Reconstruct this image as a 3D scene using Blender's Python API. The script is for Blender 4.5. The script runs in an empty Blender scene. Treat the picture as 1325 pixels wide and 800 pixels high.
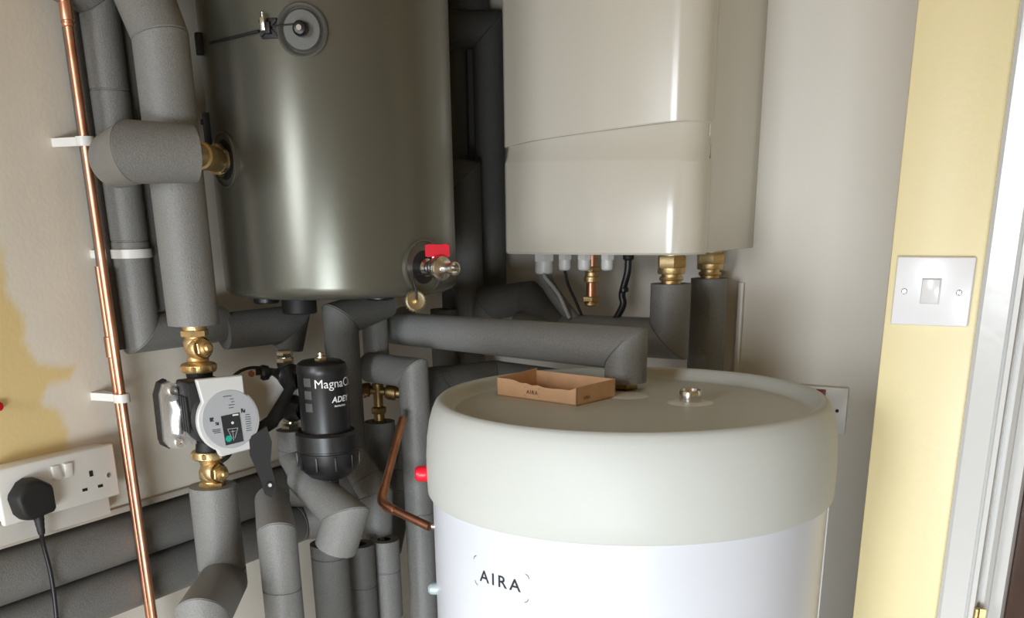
import bpy, bmesh, math, random
from math import pi, sin, cos, sqrt, atan2
from mathutils import Vector as V, Matrix, noise
random.seed(7)
C = bpy.context.scene.collection
SC = bpy.context.scene

# ---------------------------------------------------------------- camera
F, CX, CY = 1325.0, 662.5, 750.0
dn = V((55, 3678, F)).normalized()                 # world down, in camera axes (x right, y down, z forward)
ax = V((1500 - CX, -(55 * (1500 - CX) + F * F) / 3678, F)).normalized()
WZ = -dn
WX = ax.cross(WZ)
ROT = Matrix((WX, ax, WZ))                          # camera axes -> world
CAM = V((0, 0, 1.45))

def ray(x, y):
    return ROT @ V(((x - CX) / F, (y - CY) / F, 1.0))
def P(x, y, X=None, Y=None, z=None, Z=None):
    r = ray(x, y)
    if X is not None: t = (X - CAM.x) / r.x
    elif Y is not None: t = (Y - CAM.y) / r.y
    elif z is not None: t = (z - CAM.z) / r.z
    else: t = Z
    return CAM + r * t
def zat(X, Y, py):                                  # height at which the vertical through (X, Y) sits on image row py
    lo, hi = -1.0, 3.0
    for _ in range(50):
        m = (lo + hi) / 2
        c = ROT.transposed() @ (V((X, Y, m)) - CAM)
        if CY + F * c.y / c.z > py: lo = m
        else: hi = m
    return m
def hit(px, py, c, R):                              # ray against vertical cylinder
    r = ray(px, py); a = r.x**2 + r.y**2; b = -2 * (r.x * c[0] + r.y * c[1]); k = c[0]**2 + c[1]**2 - R * R
    D = max(b * b - 4 * a * k, 0)
    t = (-b - sqrt(D)) / 2 / a
    return CAM + r * t

cd = bpy.data.cameras.new('camera'); cam = bpy.data.objects.new('camera', cd); C.objects.link(cam)
right = ROT @ V((1, 0, 0)); up = ROT @ V((0, -1, 0)); back = ROT @ V((0, 0, -1))
m3 = Matrix((right, up, back)).transposed()
cam.matrix_world = Matrix.Translation(CAM) @ m3.to_4x4()
cd.sensor_fit = 'HORIZONTAL'; cd.sensor_width = 36; cd.lens = 36.0
cd.shift_x = 0; cd.shift_y = 350.0 / 1325.0
cd.clip_start = 0.01
SC.camera = cam

# ---------------------------------------------------------------- materials
def mat(name, col, rough=.6, metal=0., spec=.5, bump=0., bscale=200., speck=0., sscale=900., col2=None, cscale=6., coat=0., emit=None, sheen=0., detail=3.):
    m = bpy.data.materials.new(name); m.use_nodes = True
    nt = m.node_tree; b = nt.nodes['Principled BSDF']
    b.inputs['Roughness'].default_value = rough; b.inputs['Metallic'].default_value = metal
    b.inputs['Specular IOR Level'].default_value = spec
    if coat: b.inputs['Coat Weight'].default_value = coat; b.inputs['Coat Roughness'].default_value = .15
    if sheen: b.inputs['Sheen Weight'].default_value = sheen; b.inputs['Sheen Roughness'].default_value = .4
    tc = nt.nodes.new('ShaderNodeTexCoord')
    c4 = (*col, 1)
    b.inputs['Base Color'].default_value = c4
    src = None
    if col2 is not None:
        n = nt.nodes.new('ShaderNodeTexNoise'); n.inputs['Scale'].default_value = cscale; n.inputs['Detail'].default_value = 5
        nt.links.new(tc.outputs['Object'], n.inputs['Vector'])
        r = nt.nodes.new('ShaderNodeValToRGB'); r.color_ramp.elements[0].position = .35; r.color_ramp.elements[1].position = .65
        r.color_ramp.elements[0].color = c4; r.color_ramp.elements[1].color = (*col2, 1)
        nt.links.new(n.outputs['Fac'], r.inputs['Fac']); src = r.outputs['Color']
    if speck:
        n = nt.nodes.new('ShaderNodeTexNoise'); n.inputs['Scale'].default_value = sscale; n.inputs['Detail'].default_value = 1
        nt.links.new(tc.outputs['Object'], n.inputs['Vector'])
        r = nt.nodes.new('ShaderNodeValToRGB'); r.color_ramp.elements[0].position = .38; r.color_ramp.elements[1].position = .66
        r.color_ramp.elements[0].color = (1 - speck,) * 3 + (1,); r.color_ramp.elements[1].color = (1 + speck,) * 3 + (1,)
        nt.links.new(n.outputs['Fac'], r.inputs['Fac'])
        mx = nt.nodes.new('ShaderNodeMix'); mx.data_type = 'RGBA'; mx.blend_type = 'MULTIPLY'; mx.inputs['Factor'].default_value = 1
        if src: nt.links.new(src, mx.inputs['A'])
        else: mx.inputs['A'].default_value = c4
        nt.links.new(r.outputs['Color'], mx.inputs['B']); src = mx.outputs['Result']
    if src: nt.links.new(src, b.inputs['Base Color'])
    if bump:
        n = nt.nodes.new('ShaderNodeTexNoise'); n.inputs['Scale'].default_value = bscale; n.inputs['Detail'].default_value = detail
        nt.links.new(tc.outputs['Object'], n.inputs['Vector'])
        bp = nt.nodes.new('ShaderNodeBump'); bp.inputs['Strength'].default_value = bump; bp.inputs['Distance'].default_value = .002
        nt.links.new(n.outputs['Fac'], bp.inputs['Height']); nt.links.new(bp.outputs['Normal'], b.inputs['Normal'])
    if emit: b.inputs['Emission Color'].default_value = (*emit[0], 1); b.inputs['Emission Strength'].default_value = emit[1]
    return m

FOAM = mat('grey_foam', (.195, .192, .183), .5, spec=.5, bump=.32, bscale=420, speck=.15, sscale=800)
FOAM_SHADE = mat('grey_foam_shaded', (.11, .108, .10), .68, spec=.35, bump=.5, bscale=420, speck=.13, sscale=800)  # darker copy of the foam; shade on deeper pipes put into the colour
FOAMEND = mat('foam_inside', (.03, .03, .03), .9)
COPPER = mat('copper', (.82, .44, .29), .36, 1, col2=(.62, .28, .17), cscale=22)
COPPER_D = mat('copper_tarnished', (.42, .19, .12), .35, 1, col2=(.55, .27, .17), cscale=40)
BRASS = mat('brass', (.74, .58, .33), .43, 1, bump=.25, bscale=500, col2=(.62, .42, .18), cscale=30)
CHROME = mat('nickel', (.76, .75, .74), .22, 1)
STEEL = mat('cast_steel', (.78, .79, .80), .42, 1, bump=.3, bscale=400)
BLACK = mat('black_plastic', (.010, .010, .011), .38, spec=.5)
BLACKM = mat('black_matt', (.009, .009, .009), .6)
BLACKG = mat('black_gloss_label', (.007, .007, .008), .2)
WPLAST = mat('white_plastic', (.72, .71, .68), .35)
WPLAST2 = mat('white_socket_plastic', (.74, .72, .68), .32)
GPLAST = mat('light_grey_plastic', (.62, .62, .61), .4)
GDISC = mat('grey_label', (.40, .41, .43), .42)
BOILER = mat('heater_cream_enamel', (.60, .56, .48), .2, spec=.5, coat=.3, bump=.03, bscale=60)
TANK = mat('silver_grey_lacquer', (.135, .133, .108), .3, .5, bump=.03, bscale=90)
TANKRING = mat('grey_casing_ring', (.11, .11, .1), .4, .4)
CAPM = mat('cream_grey_cap', (.545, .565, .54), .52, bump=.05, bscale=300)
LIDM = mat('cream_grey_lid', (.53, .54, .51), .5, bump=.05, bscale=300)
BODYW = mat('white_cylinder_casing', (.65, .675, .735), .3, spec=.5)
RED = mat('red_plastic', (.75, .008, .03), .35)
REDH = mat('red_handle', (.55, .006, .02), .5, spec=.15)
CARD = mat('cardboard', (.68, .42, .24), .8, bump=.1, bscale=300, col2=(.63, .38, .215), cscale=60)
CARD_IN = mat('cardboard_inside', (.50, .30, .17), .85)
INK = mat('dark_ink', (.02, .02, .03), .6)
INKBR = mat('brown_ink', (.16, .075, .03), .8)
WINK = mat('white_ink', (.8, .8, .8), .5)
TEAL = mat('teal_dot', (.0, .38, .26), .5)
GLOSSW = mat('white_gloss_paint', (.64, .64, .63), .2, spec=.5, coat=.3, bump=.15, bscale=45, detail=4)
DOORW = mat('dark_wood', (.035, .014, .006), .4, col2=(.05, .02, .01), cscale=14)
WHITEW = mat('white_wall_paint', (.73, .69, .625), .6, bump=.08, bscale=120, col2=(.70, .66, .595), cscale=3)
YELLOW = mat('yellow_wall_paint', (.80, .69, .40), .4, bump=.16, bscale=110, detail=5)
CEIL = mat('ceiling_paint', (.64, .50, .31), .8)
FLOORM = mat('floor_vinyl', (.42, .35, .25), .5, col2=(.36, .29, .2), cscale=8)
ROOMW = mat('room_wall_paint', (.62, .49, .30), .7)
GREY_CABLE = mat('pale_grey_cable', (.42, .43, .44), .5)
SILT = mat('blue_grey_bolt', (.45, .55, .6), .4, .3)

# plaster of the left wall with its leftover patch of yellow paint
def wall_left_material():
    m = bpy.data.materials.new('bare_plaster_and_yellow_paint'); m.use_nodes = True
    nt = m.node_tree; b = nt.nodes['Principled BSDF']; b.inputs['Roughness'].default_value = .7
    a = nt.nodes.new('ShaderNodeAttribute'); a.attribute_name = 'paint'
    tc = nt.nodes.new('ShaderNodeTexCoord')
    n = nt.nodes.new('ShaderNodeTexNoise'); n.inputs['Scale'].default_value = 7; n.inputs['Detail'].default_value = 6
    nt.links.new(tc.outputs['Object'], n.inputs['Vector'])
    r = nt.nodes.new('ShaderNodeValToRGB')
    r.color_ramp.elements[0].position = .35; r.color_ramp.elements[0].color = (.80, .735, .63, 1)
    r.color_ramp.elements[1].position = .7; r.color_ramp.elements[1].color = (.86, .80, .70, 1)
    nt.links.new(n.outputs['Fac'], r.inputs['Fac'])
    mx = nt.nodes.new('ShaderNodeMix'); mx.data_type = 'RGBA'
    nt.links.new(a.outputs['Fac'], mx.inputs['Factor']); nt.links.new(r.outputs['Color'], mx.inputs['A'])
    mx.inputs['B'].default_value = (.80, .62, .30, 1)
    nt.links.new(mx.outputs['Result'], b.inputs['Base Color'])
    n2 = nt.nodes.new('ShaderNodeTexNoise'); n2.inputs['Scale'].default_value = 130; n2.inputs['Detail'].default_value = 5
    nt.links.new(tc.outputs['Object'], n2.inputs['Vector'])
    bp = nt.nodes.new('ShaderNodeBump'); bp.inputs['Strength'].default_value = .12; bp.inputs['Distance'].default_value = .002
    nt.links.new(n2.outputs['Fac'], bp.inputs['Height']); nt.links.new(bp.outputs['Normal'], b.inputs['Normal'])
    return m

# ---------------------------------------------------------------- mesh helpers
def frame(axis, hint=None):
    a = V(axis).normalized()
    h = V(hint) if hint else (V((0, 0, 1)) if abs(a.z) < .9 else V((1, 0, 0)))
    u = (h - a * h.dot(a)).normalized()
    return u, a.cross(u), a

class MB:
    def __init__(s): s.v = []; s.f = []; s.mi = []
    def add(s, vs, fs, mi=0):
        o = len(s.v); s.v += [V(p) for p in vs]
        for f in fs: s.f.append(tuple(i + o for i in f)); s.mi.append(mi)
        return s
    def box(s, c, size, axes=None, bev=0, seg=2, mi=0):
        bm = bmesh.new(); bmesh.ops.create_cube(bm, size=1)
        for v in bm.verts: v.co = V((v.co.x * size[0], v.co.y * size[1], v.co.z * size[2]))
        if bev: bmesh.ops.bevel(bm, geom=bm.edges[:], offset=bev, segments=seg, affect='EDGES', profile=.5)
        A = Matrix([V(a) for a in axes]).transposed() if axes else Matrix.Identity(3)
        bm.verts.ensure_lookup_table()
        vs = [V(c) + A @ v.co for v in bm.verts]; fs = [[v.index for v in f.verts] for f in bm.faces]
        bm.free(); return s.add(vs, fs, mi)
    def lathe(s, prof, org, axis=(0, 0, 1), n=32, hint=None, mi=0, phase=0.):
        u, w, a = frame(axis, hint); org = V(org)
        vs = []; fs = []; rings = []
        for (r, h) in prof:
            if r <= 1e-7: vs.append(org + a * h); rings.append([len(vs) - 1])
            else:
                k = len(vs)
                for i in range(n):
                    t = 2 * pi * i / n + phase
                    vs.append(org + a * h + (u * cos(t) + w * sin(t)) * r)
                rings.append(list(range(k, k + n)))
        for A, B in zip(rings, rings[1:]):
            if len(A) == 1 and len(B) == 1: continue
            for i in range(n):
                j = (i + 1) % n
                if len(A) == 1: fs.append((A[0], B[j], B[i]))
                elif len(B) == 1: fs.append((A[i], A[j], B[0]))
                else: fs.append((A[i], A[j], B[j], B[i]))
        return s.add(vs, fs, mi)
    def cyl(s, org, axis, r, h, n=32, mi=0, ch=0., phase=0.):
        if ch: p = [(0, 0), (r - ch, 0), (r, ch), (r, h - ch), (r - ch, h), (0, h)]
        else: p = [(0, 0), (r, 0), (r, h), (0, h)]
        return s.lathe(p, org, axis, n, mi=mi, phase=phase)
    def hexn(s, org, axis, r, h, mi=0, phase=0.):
        return s.lathe([(0, 0), (r * .93, 0), (r, h * .12), (r, h * .88), (r * .93, h), (0, h)], org, axis, 6, mi=mi, phase=phase)
    def prism(s, pts, org, u, w, a, d, mi=0, inner=None):
        """outline pts (2-D) in plane u,w at org, extruded d along a"""
        n = len(pts); org = V(org); u = V(u); w = V(w); a = V(a)
        vs = [org + u * x + w * y for x, y in pts] + [org + u * x + w * y + a * d for x, y in pts]
        fs = [tuple(reversed(range(n))), tuple(range(n, 2 * n))] + [(i, (i + 1) % n, (i + 1) % n + n, i + n) for i in range(n)]
        return s.add(vs, fs, mi)
    def tube(s, path, r, n=20, cap=True, mi=0, hollow=0., grooves=(), seam=False):
        """sweep with mitred joints; r number or list; hollow = inner radius shown at the ends"""
        pts = [V(p) for p in path]
        rs = list(r) if isinstance(r, (list, tuple)) else [r] * len(pts)
        # grooves: distances along the path where a thin butt joint sits
        if grooves:
            np_, nr = [pts[0]], [rs[0]]; acc = 0
            for i in range(1, len(pts)):
                L = (pts[i] - pts[i - 1]).length
                for g in sorted(grooves):
                    if acc + .004 < g < acc + L - .004:
                        for dd, k in ((-.0016, 1), (-.0007, .955), (.0007, .955), (.0016, 1.004)):
                            t = (g - acc + dd) / L
                            np_.append(pts[i - 1].lerp(pts[i], t)); nr.append((rs[i - 1] + (rs[i] - rs[i - 1]) * t) * k)
                acc += L; np_.append(pts[i]); nr.append(rs[i])
            pts, rs = np_, nr
        d = [(pts[i + 1] - pts[i]).normalized() for i in range(len(pts) - 1)]
        u, w, _ = frame(d[0]); vs = []; fs = []; m = 0
        for i, p in enumerate(pts):
            di = d[i - 1] if i else d[0]
            do = d[i] if i < len(d) else d[-1]
            nrm = (di + do).normalized() if (di + do).length > 1e-6 else di
            reps = [(V((0, 0, 0)), 1.0)]
            if seam and 0 < i < len(pts) - 1 and di.angle(do) > .35: reps = [(-di * .0016, 1.0), (V((0, 0, 0)), .955), (do * .0016, 1.0)]
            for off, kk in reps:
                for k in range(n):
                    t = 2 * pi * k / n; o = (u * cos(t) + w * sin(t)) * rs[i] * kk
                    o = o - di * (o.dot(nrm) / max(di.dot(nrm), .2))
                    vs.append(p + off + o)
                m += 1
            if i < len(d):
                q = di.rotation_difference(do); u = q @ u; w = q @ w
        for i in range(m - 1):
            for k in range(n):
                j = (k + 1) % n
                fs.append((i * n + k, i * n + j, (i + 1) * n + j, (i + 1) * n + k))
        s.add(vs, fs, mi)
        if cap:
            for end, dirn in ((0, -d[0]), (m - 1, d[-1])):
                ring = vs[end * n:(end + 1) * n]; c = pts[0 if end == 0 else -1]
                if hollow:
                    k = hollow / rs[0 if end == 0 else -1]
                    r1 = [c + (q - c) * k for q in ring]; r2 = [q - dirn * .012 for q in r1]
                    o = list(ring) + r1 + r2
                    ff = [(a, (a + 1) % n, (a + 1) % n + n, a + n) for a in range(n)]
                    if end: ff = [tuple(reversed(f)) for f in ff]
                    g = [(a + n, (a + 1) % n + n, (a + 1) % n + 2 * n, a + 2 * n) for a in range(n)] + [tuple(range(2 * n, 3 * n))]
                    s.add(o, ff, mi); s.add(o, g, 1 if mi == 0 else mi)
                else:
                    s.add(ring, [tuple(range(n)) if end else tuple(reversed(range(n)))], mi)
        return s
    def build(s, name, mats, parent=None, smooth=35, loc=None):
        me = bpy.data.meshes.new(name)
        off = V(loc) if loc is not None else (parent['_o'] if parent is not None and '_o' in parent else None)
        off = V(off) if off is not None else V((0, 0, 0))
        me.from_pydata([tuple(p - off) for p in s.v], [], s.f)
        if not isinstance(mats, (list, tuple)): mats = [mats]
        for m in mats: me.materials.append(m)
        me.polygons.foreach_set('material_index', [min(i, len(mats) - 1) for i in s.mi])
        bm = bmesh.new(); bm.from_mesh(me)
        bmesh.ops.remove_doubles(bm, verts=bm.verts, dist=1e-6)
        bmesh.ops.recalc_face_normals(bm, faces=bm.faces)
        if smooth:
            lim = math.radians(smooth)
            for f in bm.faces: f.smooth = True
            for e in bm.edges:
                if len(e.link_faces) == 2: e.smooth = e.calc_face_angle(0) < lim
        bm.to_mesh(me); bm.free()
        o = bpy.data.objects.new(name, me); C.objects.link(o)
        if parent is not None:
            o.parent = parent; o['_o'] = tuple(off)
        else:
            o.location = off; o['_o'] = tuple(off)
        return o

def tag(o, label, cat, group=None, kind=None):
    if label: o['label'] = label
    if cat: o['category'] = cat
    if group: o['group'] = group
    if kind: o['kind'] = kind
    return o
def thing(name, loc, label, cat, group=None):
    o = bpy.data.objects.new(name, None); C.objects.link(o); o.location = V(loc); o.empty_display_size = .05
    o['_o'] = tuple(V(loc)); return tag(o, label, cat, group)
def struct(o): o['kind'] = 'structure'; return o
def arc(c, p0, p1, n=6):                            # quadratic bend from p0 round c to p1
    c, p0, p1 = V(c), V(p0), V(p1)
    return [(1 - t) ** 2 * p0 + 2 * t * (1 - t) * c + t * t * p1 for t in [i / n for i in range(n + 1)]]
def smooth_path(pts, k=8):
    pts = [V(p) for p in pts]; q = [pts[0] * 2 - pts[1]] + pts + [pts[-1] * 2 - pts[-2]]; out = []
    for i in range(1, len(q) - 2):
        a, b, c, d = q[i - 1:i + 3]
        for j in range(k):
            t = j / k
            out.append(.5 * ((2 * b) + (c - a) * t + (2 * a - 5 * b + 4 * c - d) * t * t + (3 * b - a - 3 * c + d) * t ** 3))
    out.append(pts[-1]); return out
def text_geo(s, size, spacing=1.0, bold=0.):
    cu = bpy.data.curves.new('t', 'FONT'); cu.body = s; cu.size = size; cu.space_character = spacing; cu.offset = bold
    cu.align_x = 'CENTER'; cu.resolution_u = 4
    o = bpy.data.objects.new('t', cu); C.objects.link(o)
    dg = bpy.context.evaluated_depsgraph_get(); me = o.evaluated_get(dg).to_mesh()
    vs = [v.co.copy() for v in me.vertices]; fs = [tuple(p.vertices) for p in me.polygons]
    o.evaluated_get(dg).to_mesh_clear(); bpy.data.objects.remove(o); bpy.data.curves.remove(cu)
    return vs, fs
def text_flat(mb, s, size, org, u, w, a, spacing=1., bold=0., mi=0):
    vs, fs = text_geo(s, size, spacing, bold)
    return mb.add([V(org) + V(u) * p.x + V(w) * p.y + V(a) * .0006 for p in vs], fs, mi)
def wrap_pts(vs, ctr, R, phi0, z0):                 # lay flat points onto a vertical cylinder
    return [V((ctr[0] + (R) * cos(phi0 + p.x / R), ctr[1] + (R) * sin(phi0 + p.x / R), z0 + p.y)) for p in vs]

# ---------------------------------------------------------------- the room
XL, YB, YP, XP = -1.30, 1.90, 1.46, -.291          # left wall, back wall of the recess, front of the pier, edge of the pier
XR, YR, ZC = 1.35, -2.1, 2.45

def simple_wall(name, c, size, m):
    return struct(MB().box(c, size).build(name, m, smooth=0))
simple_wall('floor', ((XL + XR) / 2, (YR + YB) / 2, -.05), (XR - XL + .2, YB - YR + .2, .1), FLOORM)
simple_wall('ceiling', ((XL + XR) / 2, (YR + YB) / 2, ZC + .05), (XR - XL + .2, YB - YR + .2, .1), CEIL)
simple_wall('wall_back', ((XL + XP) / 2 + .2, YB + .05, ZC / 2), (XP - XL + .6, .1, ZC), WHITEW)
simple_wall('wall_right', (XR + .05, (YR + YP) / 2, ZC / 2), (.1, YP - YR + 1, ZC), ROOMW)
# rear wall behind the camera, with its window opening towards the left
wx0, wx1, wz0, wz1 = -1.27, -.52, .85, 2.15
gx0, gx1, gz0, gz1 = .0, 1.25, .05, .98  # low opening added behind the camera to let cool light in from below
mb = MB()
mb.box(((XL + wx0) / 2 - .05, YR - .05, ZC / 2), (wx0 - XL + .1, .1, ZC))
mb.box(((gx0 + wx1) / 2, YR - .05, ZC / 2), (gx0 - wx1, .1, ZC)).box(((gx1 + XR) / 2, YR - .05, ZC / 2), (XR - gx1, .1, ZC))
mb.box(((gx0 + gx1) / 2, YR - .05, gz0 / 2), (gx1 - gx0, .1, gz0)).box(((gx0 + gx1) / 2, YR - .05, (ZC + gz1) / 2), (gx1 - gx0, .1, ZC - gz1))
mb.box(((wx0 + wx1) / 2, YR - .05, wz0 / 2), (wx1 - wx0, .1, wz0))
mb.box(((wx0 + wx1) / 2, YR - .05, (ZC + wz1) / 2), (wx1 - wx0, .1, ZC - wz1))
struct(mb.build('wall_rear', ROOMW, smooth=0))
mb = MB(); t = .04
mb.box(((wx0 + wx1) / 2, YR - .04, wz0 + t / 2), (wx1 - wx0, .06, t)).box(((wx0 + wx1) / 2, YR - .04, wz1 - t / 2), (wx1 - wx0, .06, t))
mb.box((wx0 + t / 2, YR - .04, (wz0 + wz1) / 2), (t, .06, wz1 - wz0 - 2 * t)).box((wx1 - t / 2, YR - .04, (wz0 + wz1) / 2), (t, .06, wz1 - wz0 - 2 * t))
struct(mb.build('window_1', WPLAST, smooth=0))
mb = MB()
mb.box(((gx0 + gx1) / 2, YR - .04, gz0 + t / 2), (gx1 - gx0, .06, t)).box(((gx0 + gx1) / 2, YR - .04, gz1 - t / 2), (gx1 - gx0, .06, t))
mb.box((gx0 + t / 2, YR - .04, (gz0 + gz1) / 2), (t, .06, gz1 - gz0 - 2 * t)).box((gx1 - t / 2, YR - .04, (gz0 + gz1) / 2), (t, .06, gz1 - gz0 - 2 * t))
struct(mb.build('added_opening', WPLAST, smooth=0))  # frame of the added low opening, out of view

# left wall: one sheet, fine where the photo shows the paint boundary
def pip(x, y, poly):
    ins = False; j = len(poly) - 1
    for i in range(len(poly)):
        a, b = poly[i], poly[j]
        if (a[1] > y) != (b[1] > y) and x < (b[0] - a[0]) * (y - a[1]) / (b[1] - a[1]) + a[0]: ins = not ins
        j = i
    return ins
pp = [(-60, 250), (4, 325), (10, 380), (31, 406), (31, 444), (53, 472), (80, 474), (104, 476), (88, 490), (68, 498), (56, 506), (52, 522), (72, 532), (90, 556), (86, 578), (82, 640), (-40, 700), (-200, 700), (-200, 250)]
poly = [(P(x, y, X=XL).y, P(x, y, X=XL).z) for x, y in pp]
zu = P(10, 745, X=-1.305).z; ZLED = zu + .0375 + .006
ys = [YR - .1, -1, 0, .5] + [.6 + i * .004 for i in range(150)] + [1.25, 1.6, YB]
zs = [ZLED + (1.53 - ZLED) * i / 130 for i in range(131)] + [1.6, 2.0, ZC]
vs = [(XL, y, z) for z in zs for y in ys]; W = len(ys)
fs = [(j * W + i, j * W + i + 1, (j + 1) * W + i + 1, (j + 1) * W + i) for j in range(len(zs) - 1) for i in range(W - 1)]
mb = MB().add(vs, fs); mb.box((XL - .057, (YR + YB) / 2, (ZC + ZLED) / 2), (.11, YB - YR + .2, ZC - ZLED)); mb.box((XL - .097, (YR + YB) / 2, ZLED / 2), (.10, YB - YR + .2, ZLED))
wl = struct(mb.build('wall_left', wall_left_material(), smooth=0))
ca = wl.data.color_attributes.new('paint', 'FLOAT_COLOR', 'POINT')
for i, v in enumerate(wl.data.vertices):
    y, z = v.co.y, v.co.z; s = 0
    for k in range(5):
        dy = .006 * noise.noise((y * 40, z * 40, 1.3)) + .003 * noise.noise((y * 130, z * 130, 7)) + (k - 2) * .0025
        dz = .006 * noise.noise((y * 40, z * 40, 5.3)) + ((k * 2) % 5 - 2) * .0025
        s += pip(y + dy, z + dz, poly) / 5.
    ca.data[i].color = (s, s, s, 1)

# pier with the light switch: the front of the wall beside the recess
mb = MB().box(((XP - .172) / 2, (YP + YB) / 2 + .05, ZC / 2), (-.172 - XP, YB - YP + .1, ZC), bev=.004, seg=2)
mb.box(((XR + .80) / 2, (YP + YB) / 2, ZC / 2), (XR - .80, YB - YP, ZC)).box(((-.172 + .80) / 2, (YP + YB) / 2, (2.08 + ZC) / 2), (.972, YB - YP, ZC - 2.08))
struct(mb.build('wall_front', YELLOW, smooth=30))
# painted white door frame: architrave, stop, jamb
def board(pts, z0, z1, mb):
    return mb.prism(pts, (0, 0, z0), (1, 0, 0), (0, 1, 0), (0, 0, 1), z1 - z0)
mb = MB(); board([(-.176, YP - .003), (-.174, YP - .014), (-.169, YP - .018), (-.139, YP - .020), (-.136, YP - .016), (-.1335, YP - .022), (-.1275, YP - .022), (-.1255, YP - .016), (-.1255, YP + .002), (-.176, YP + .002)], 0, 2.14, mb)
struct(mb.build('trim_1', GLOSSW, smooth=25))
mb = MB(); board([(-.130, YP), (-.118, YP - .002), (-.113, YP + .004), (-.113, YP + .03), (-.098, YP + .034), (-.095, YP + .045), (-.095, YP + .16), (-.165, YP + .16), (-.165, YP)], 0, 2.10, mb)
struct(mb.build('trim_2', GLOSSW, smooth=25))
mb = MB().box((.35, YP + .075, 1.02), (.89, .04, 2.04), bev=.003)
for zc in (.55, 1.5):
    mb.box((.35, YP + .0545, zc), (.6, .006, .7), bev=.002)
door = struct(mb.build('door_1', DOORW, smooth=25))
mb = MB().cyl((-.1235, YP - .024, zat(-.1235, YP - .024, 812)), (0, 0, 1), .004, .028, 16, ch=.0008)
mb.box((-.118, YP - .0215, zat(-.1235, YP - .024, 812) + .014), (.012, .002, .026)); mb.build('hinge', BRASS, door)

# ---------------------------------------------------------------- foam pipe helper
def lag(name, label, path, r, grooves=(), m=None, hollow=.011, cat='insulated pipe', group=None, n=28):
    lo = min(path, key=lambda p: p[2])
    o = MB().tube(path, r, n, hollow=hollow, grooves=grooves, seam=True).build(name, [m or FOAM, FOAMEND], loc=lo, smooth=28)
    return tag(o, label, cat, group)
def vert(X, Y, py): return V((X, Y, zat(X, Y, py)))

# ---------------------------------------------------------------- pipes on the left
# copper pipe on the wall with its two clips
CPX, CPY = -1.248, .993
zc0 = P(87, 30, X=CPX).z
CPY = P(112.5, 200, X=CPX).y
ct = thing('copper_pipe', (CPX, CPY, 0), 'bright bare copper pipe running the full height of the left wall', 'pipe')
CPY = P(112.5, 200, X=CPX).y
MB().tube([(CPX, CPY, 0.02), (CPX, CPY, zat(CPX, CPY, 22))], .0063, 20).build('pipe_run', COPPER, ct)
zz = zat(CPX, CPY, 34)
MB().lathe([(.0063, -.001), (.0086, 0), (.0086, .003), (.0074, .004), (.0074, .006), (.0086, .007), (.0088, .012), (.0083, .03), (.0072, .036), (.0063, .037)], (CPX, CPY, zz), n=24).build('coupling', COPPER, ct)
zz = zat(CPX, CPY, 10)
MB().tube(arc((CPX, CPY, zz + .014), (CPX, CPY, zz - .004), (CPX, CPY - .014, zz + .03)) + [V((CPX, CPY - .06, zz + .12)), V((CPX, CPY - .06, ZC - .001))], .0072, 20).build('elbow', COPPER_D, ct)
C2Y = P(147.5, 480, X=-1.2608).y
c2 = tag(MB().tube([(-1.2608, C2Y, .0), (-1.2608, C2Y, zat(-1.2608, C2Y, 345))], .0060, 16).lathe([(.0060, -.001), (.0078, 0), (.0078, .028), (.0060, .029)], (-1.2608, C2Y, zat(-1.2608, C2Y, 462)), n=18).build('copper_pipe', COPPER_D, loc=(-1.2608, C2Y, 0)),
         'dull copper pipe tucked just behind the bright copper pipe, with a small coupling', 'pipe')
for py, lb in ((183, 'upper white plastic clip holding the bright copper pipe, beside the lagged elbow'), (515, 'lower white plastic clip holding the bright copper pipe, above the socket')):
    z = zat(CPX, CPY, py)
    t = thing('pipe_clip', (XL, CPY, z), lb, 'pipe clip', 'white clips on the copper pipe')
    mb = MB()
    outer = [(.0118 * cos(a), .0118 * sin(a)) for a in [math.radians(d) for d in range(-150, 151, 15)]]
    inner = [(.0066 * cos(a), .0066 * sin(a)) for a in [math.radians(d) for d in range(150, -151, -15)]]
    mb.prism(outer + inner, (CPX, CPY, z - .006), (1, 0, 0), (0, 1, 0), (0, 0, 1), .012)
    mb.build('clip_ring', WPLAST, t)
    mb = MB().prism([(-.008, -.006), (-.008, .006), (-.044, .009), (-.0518, .013), (-.0518, -.013), (-.044, -.011)], (CPX, CPY, z - .0055), (1, 0, 0), (0, 1, 0), (0, 0, 1), .011)
    mb.build('clip_stem', WPLAST, t)

# two lagged pipes against the wall, top left
AX, AY = -1.262, 1.049
za = P(185, 431, X=AX).z
A2 = P(292, 430, X=-1.245); A2.z = za
lag('insulated_pipe', 'grey lagged wall pipe beside the copper pipe, foot mitred rightwards', [P(55, -40, X=AX), vert(AX, AY, -2), (AX, AY, za), (AX + .01, A2.y, za)], [.0275] * 4,
    grooves=[(P(55, -40, X=AX) - vert(AX, AY, -2)).length + zat(AX, AY, -2) - zat(AX, AY, q) for q in (118, 312)], group=None)
B1 = P(190, 260, X=-1.268)
lag('insulated_pipe', 'thin dark lagged pipe in the gap left of the thick foam pipe', [(-1.268, B1.y, ZC), vert(-1.268, B1.y, 400)], .022, m=FOAM_SHADE)
B0 = P(106, 80, X=-1.275)
lag('insulated_pipe', 'narrow lagged pipe nearest the copper pipe at the top, ending at a foam joint', [(-1.278, CPY + .028, ZC), vert(-1.278, CPY + .028, 452)], .012, hollow=.006, m=FOAM_SHADE)
z = zat(AX, AY, 328)
t = thing('pipe_clip', (XL, AY, z), 'white plastic clip band round the lagged wall pipe at mid height', 'pipe clip')
MB().lathe([(.0278, -.006), (.0305, -.006), (.0305, .006), (.0278, .006), (.0278, -.006)], (AX, AY, z), n=32).build('clip_ring', WPLAST, t)
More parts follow.
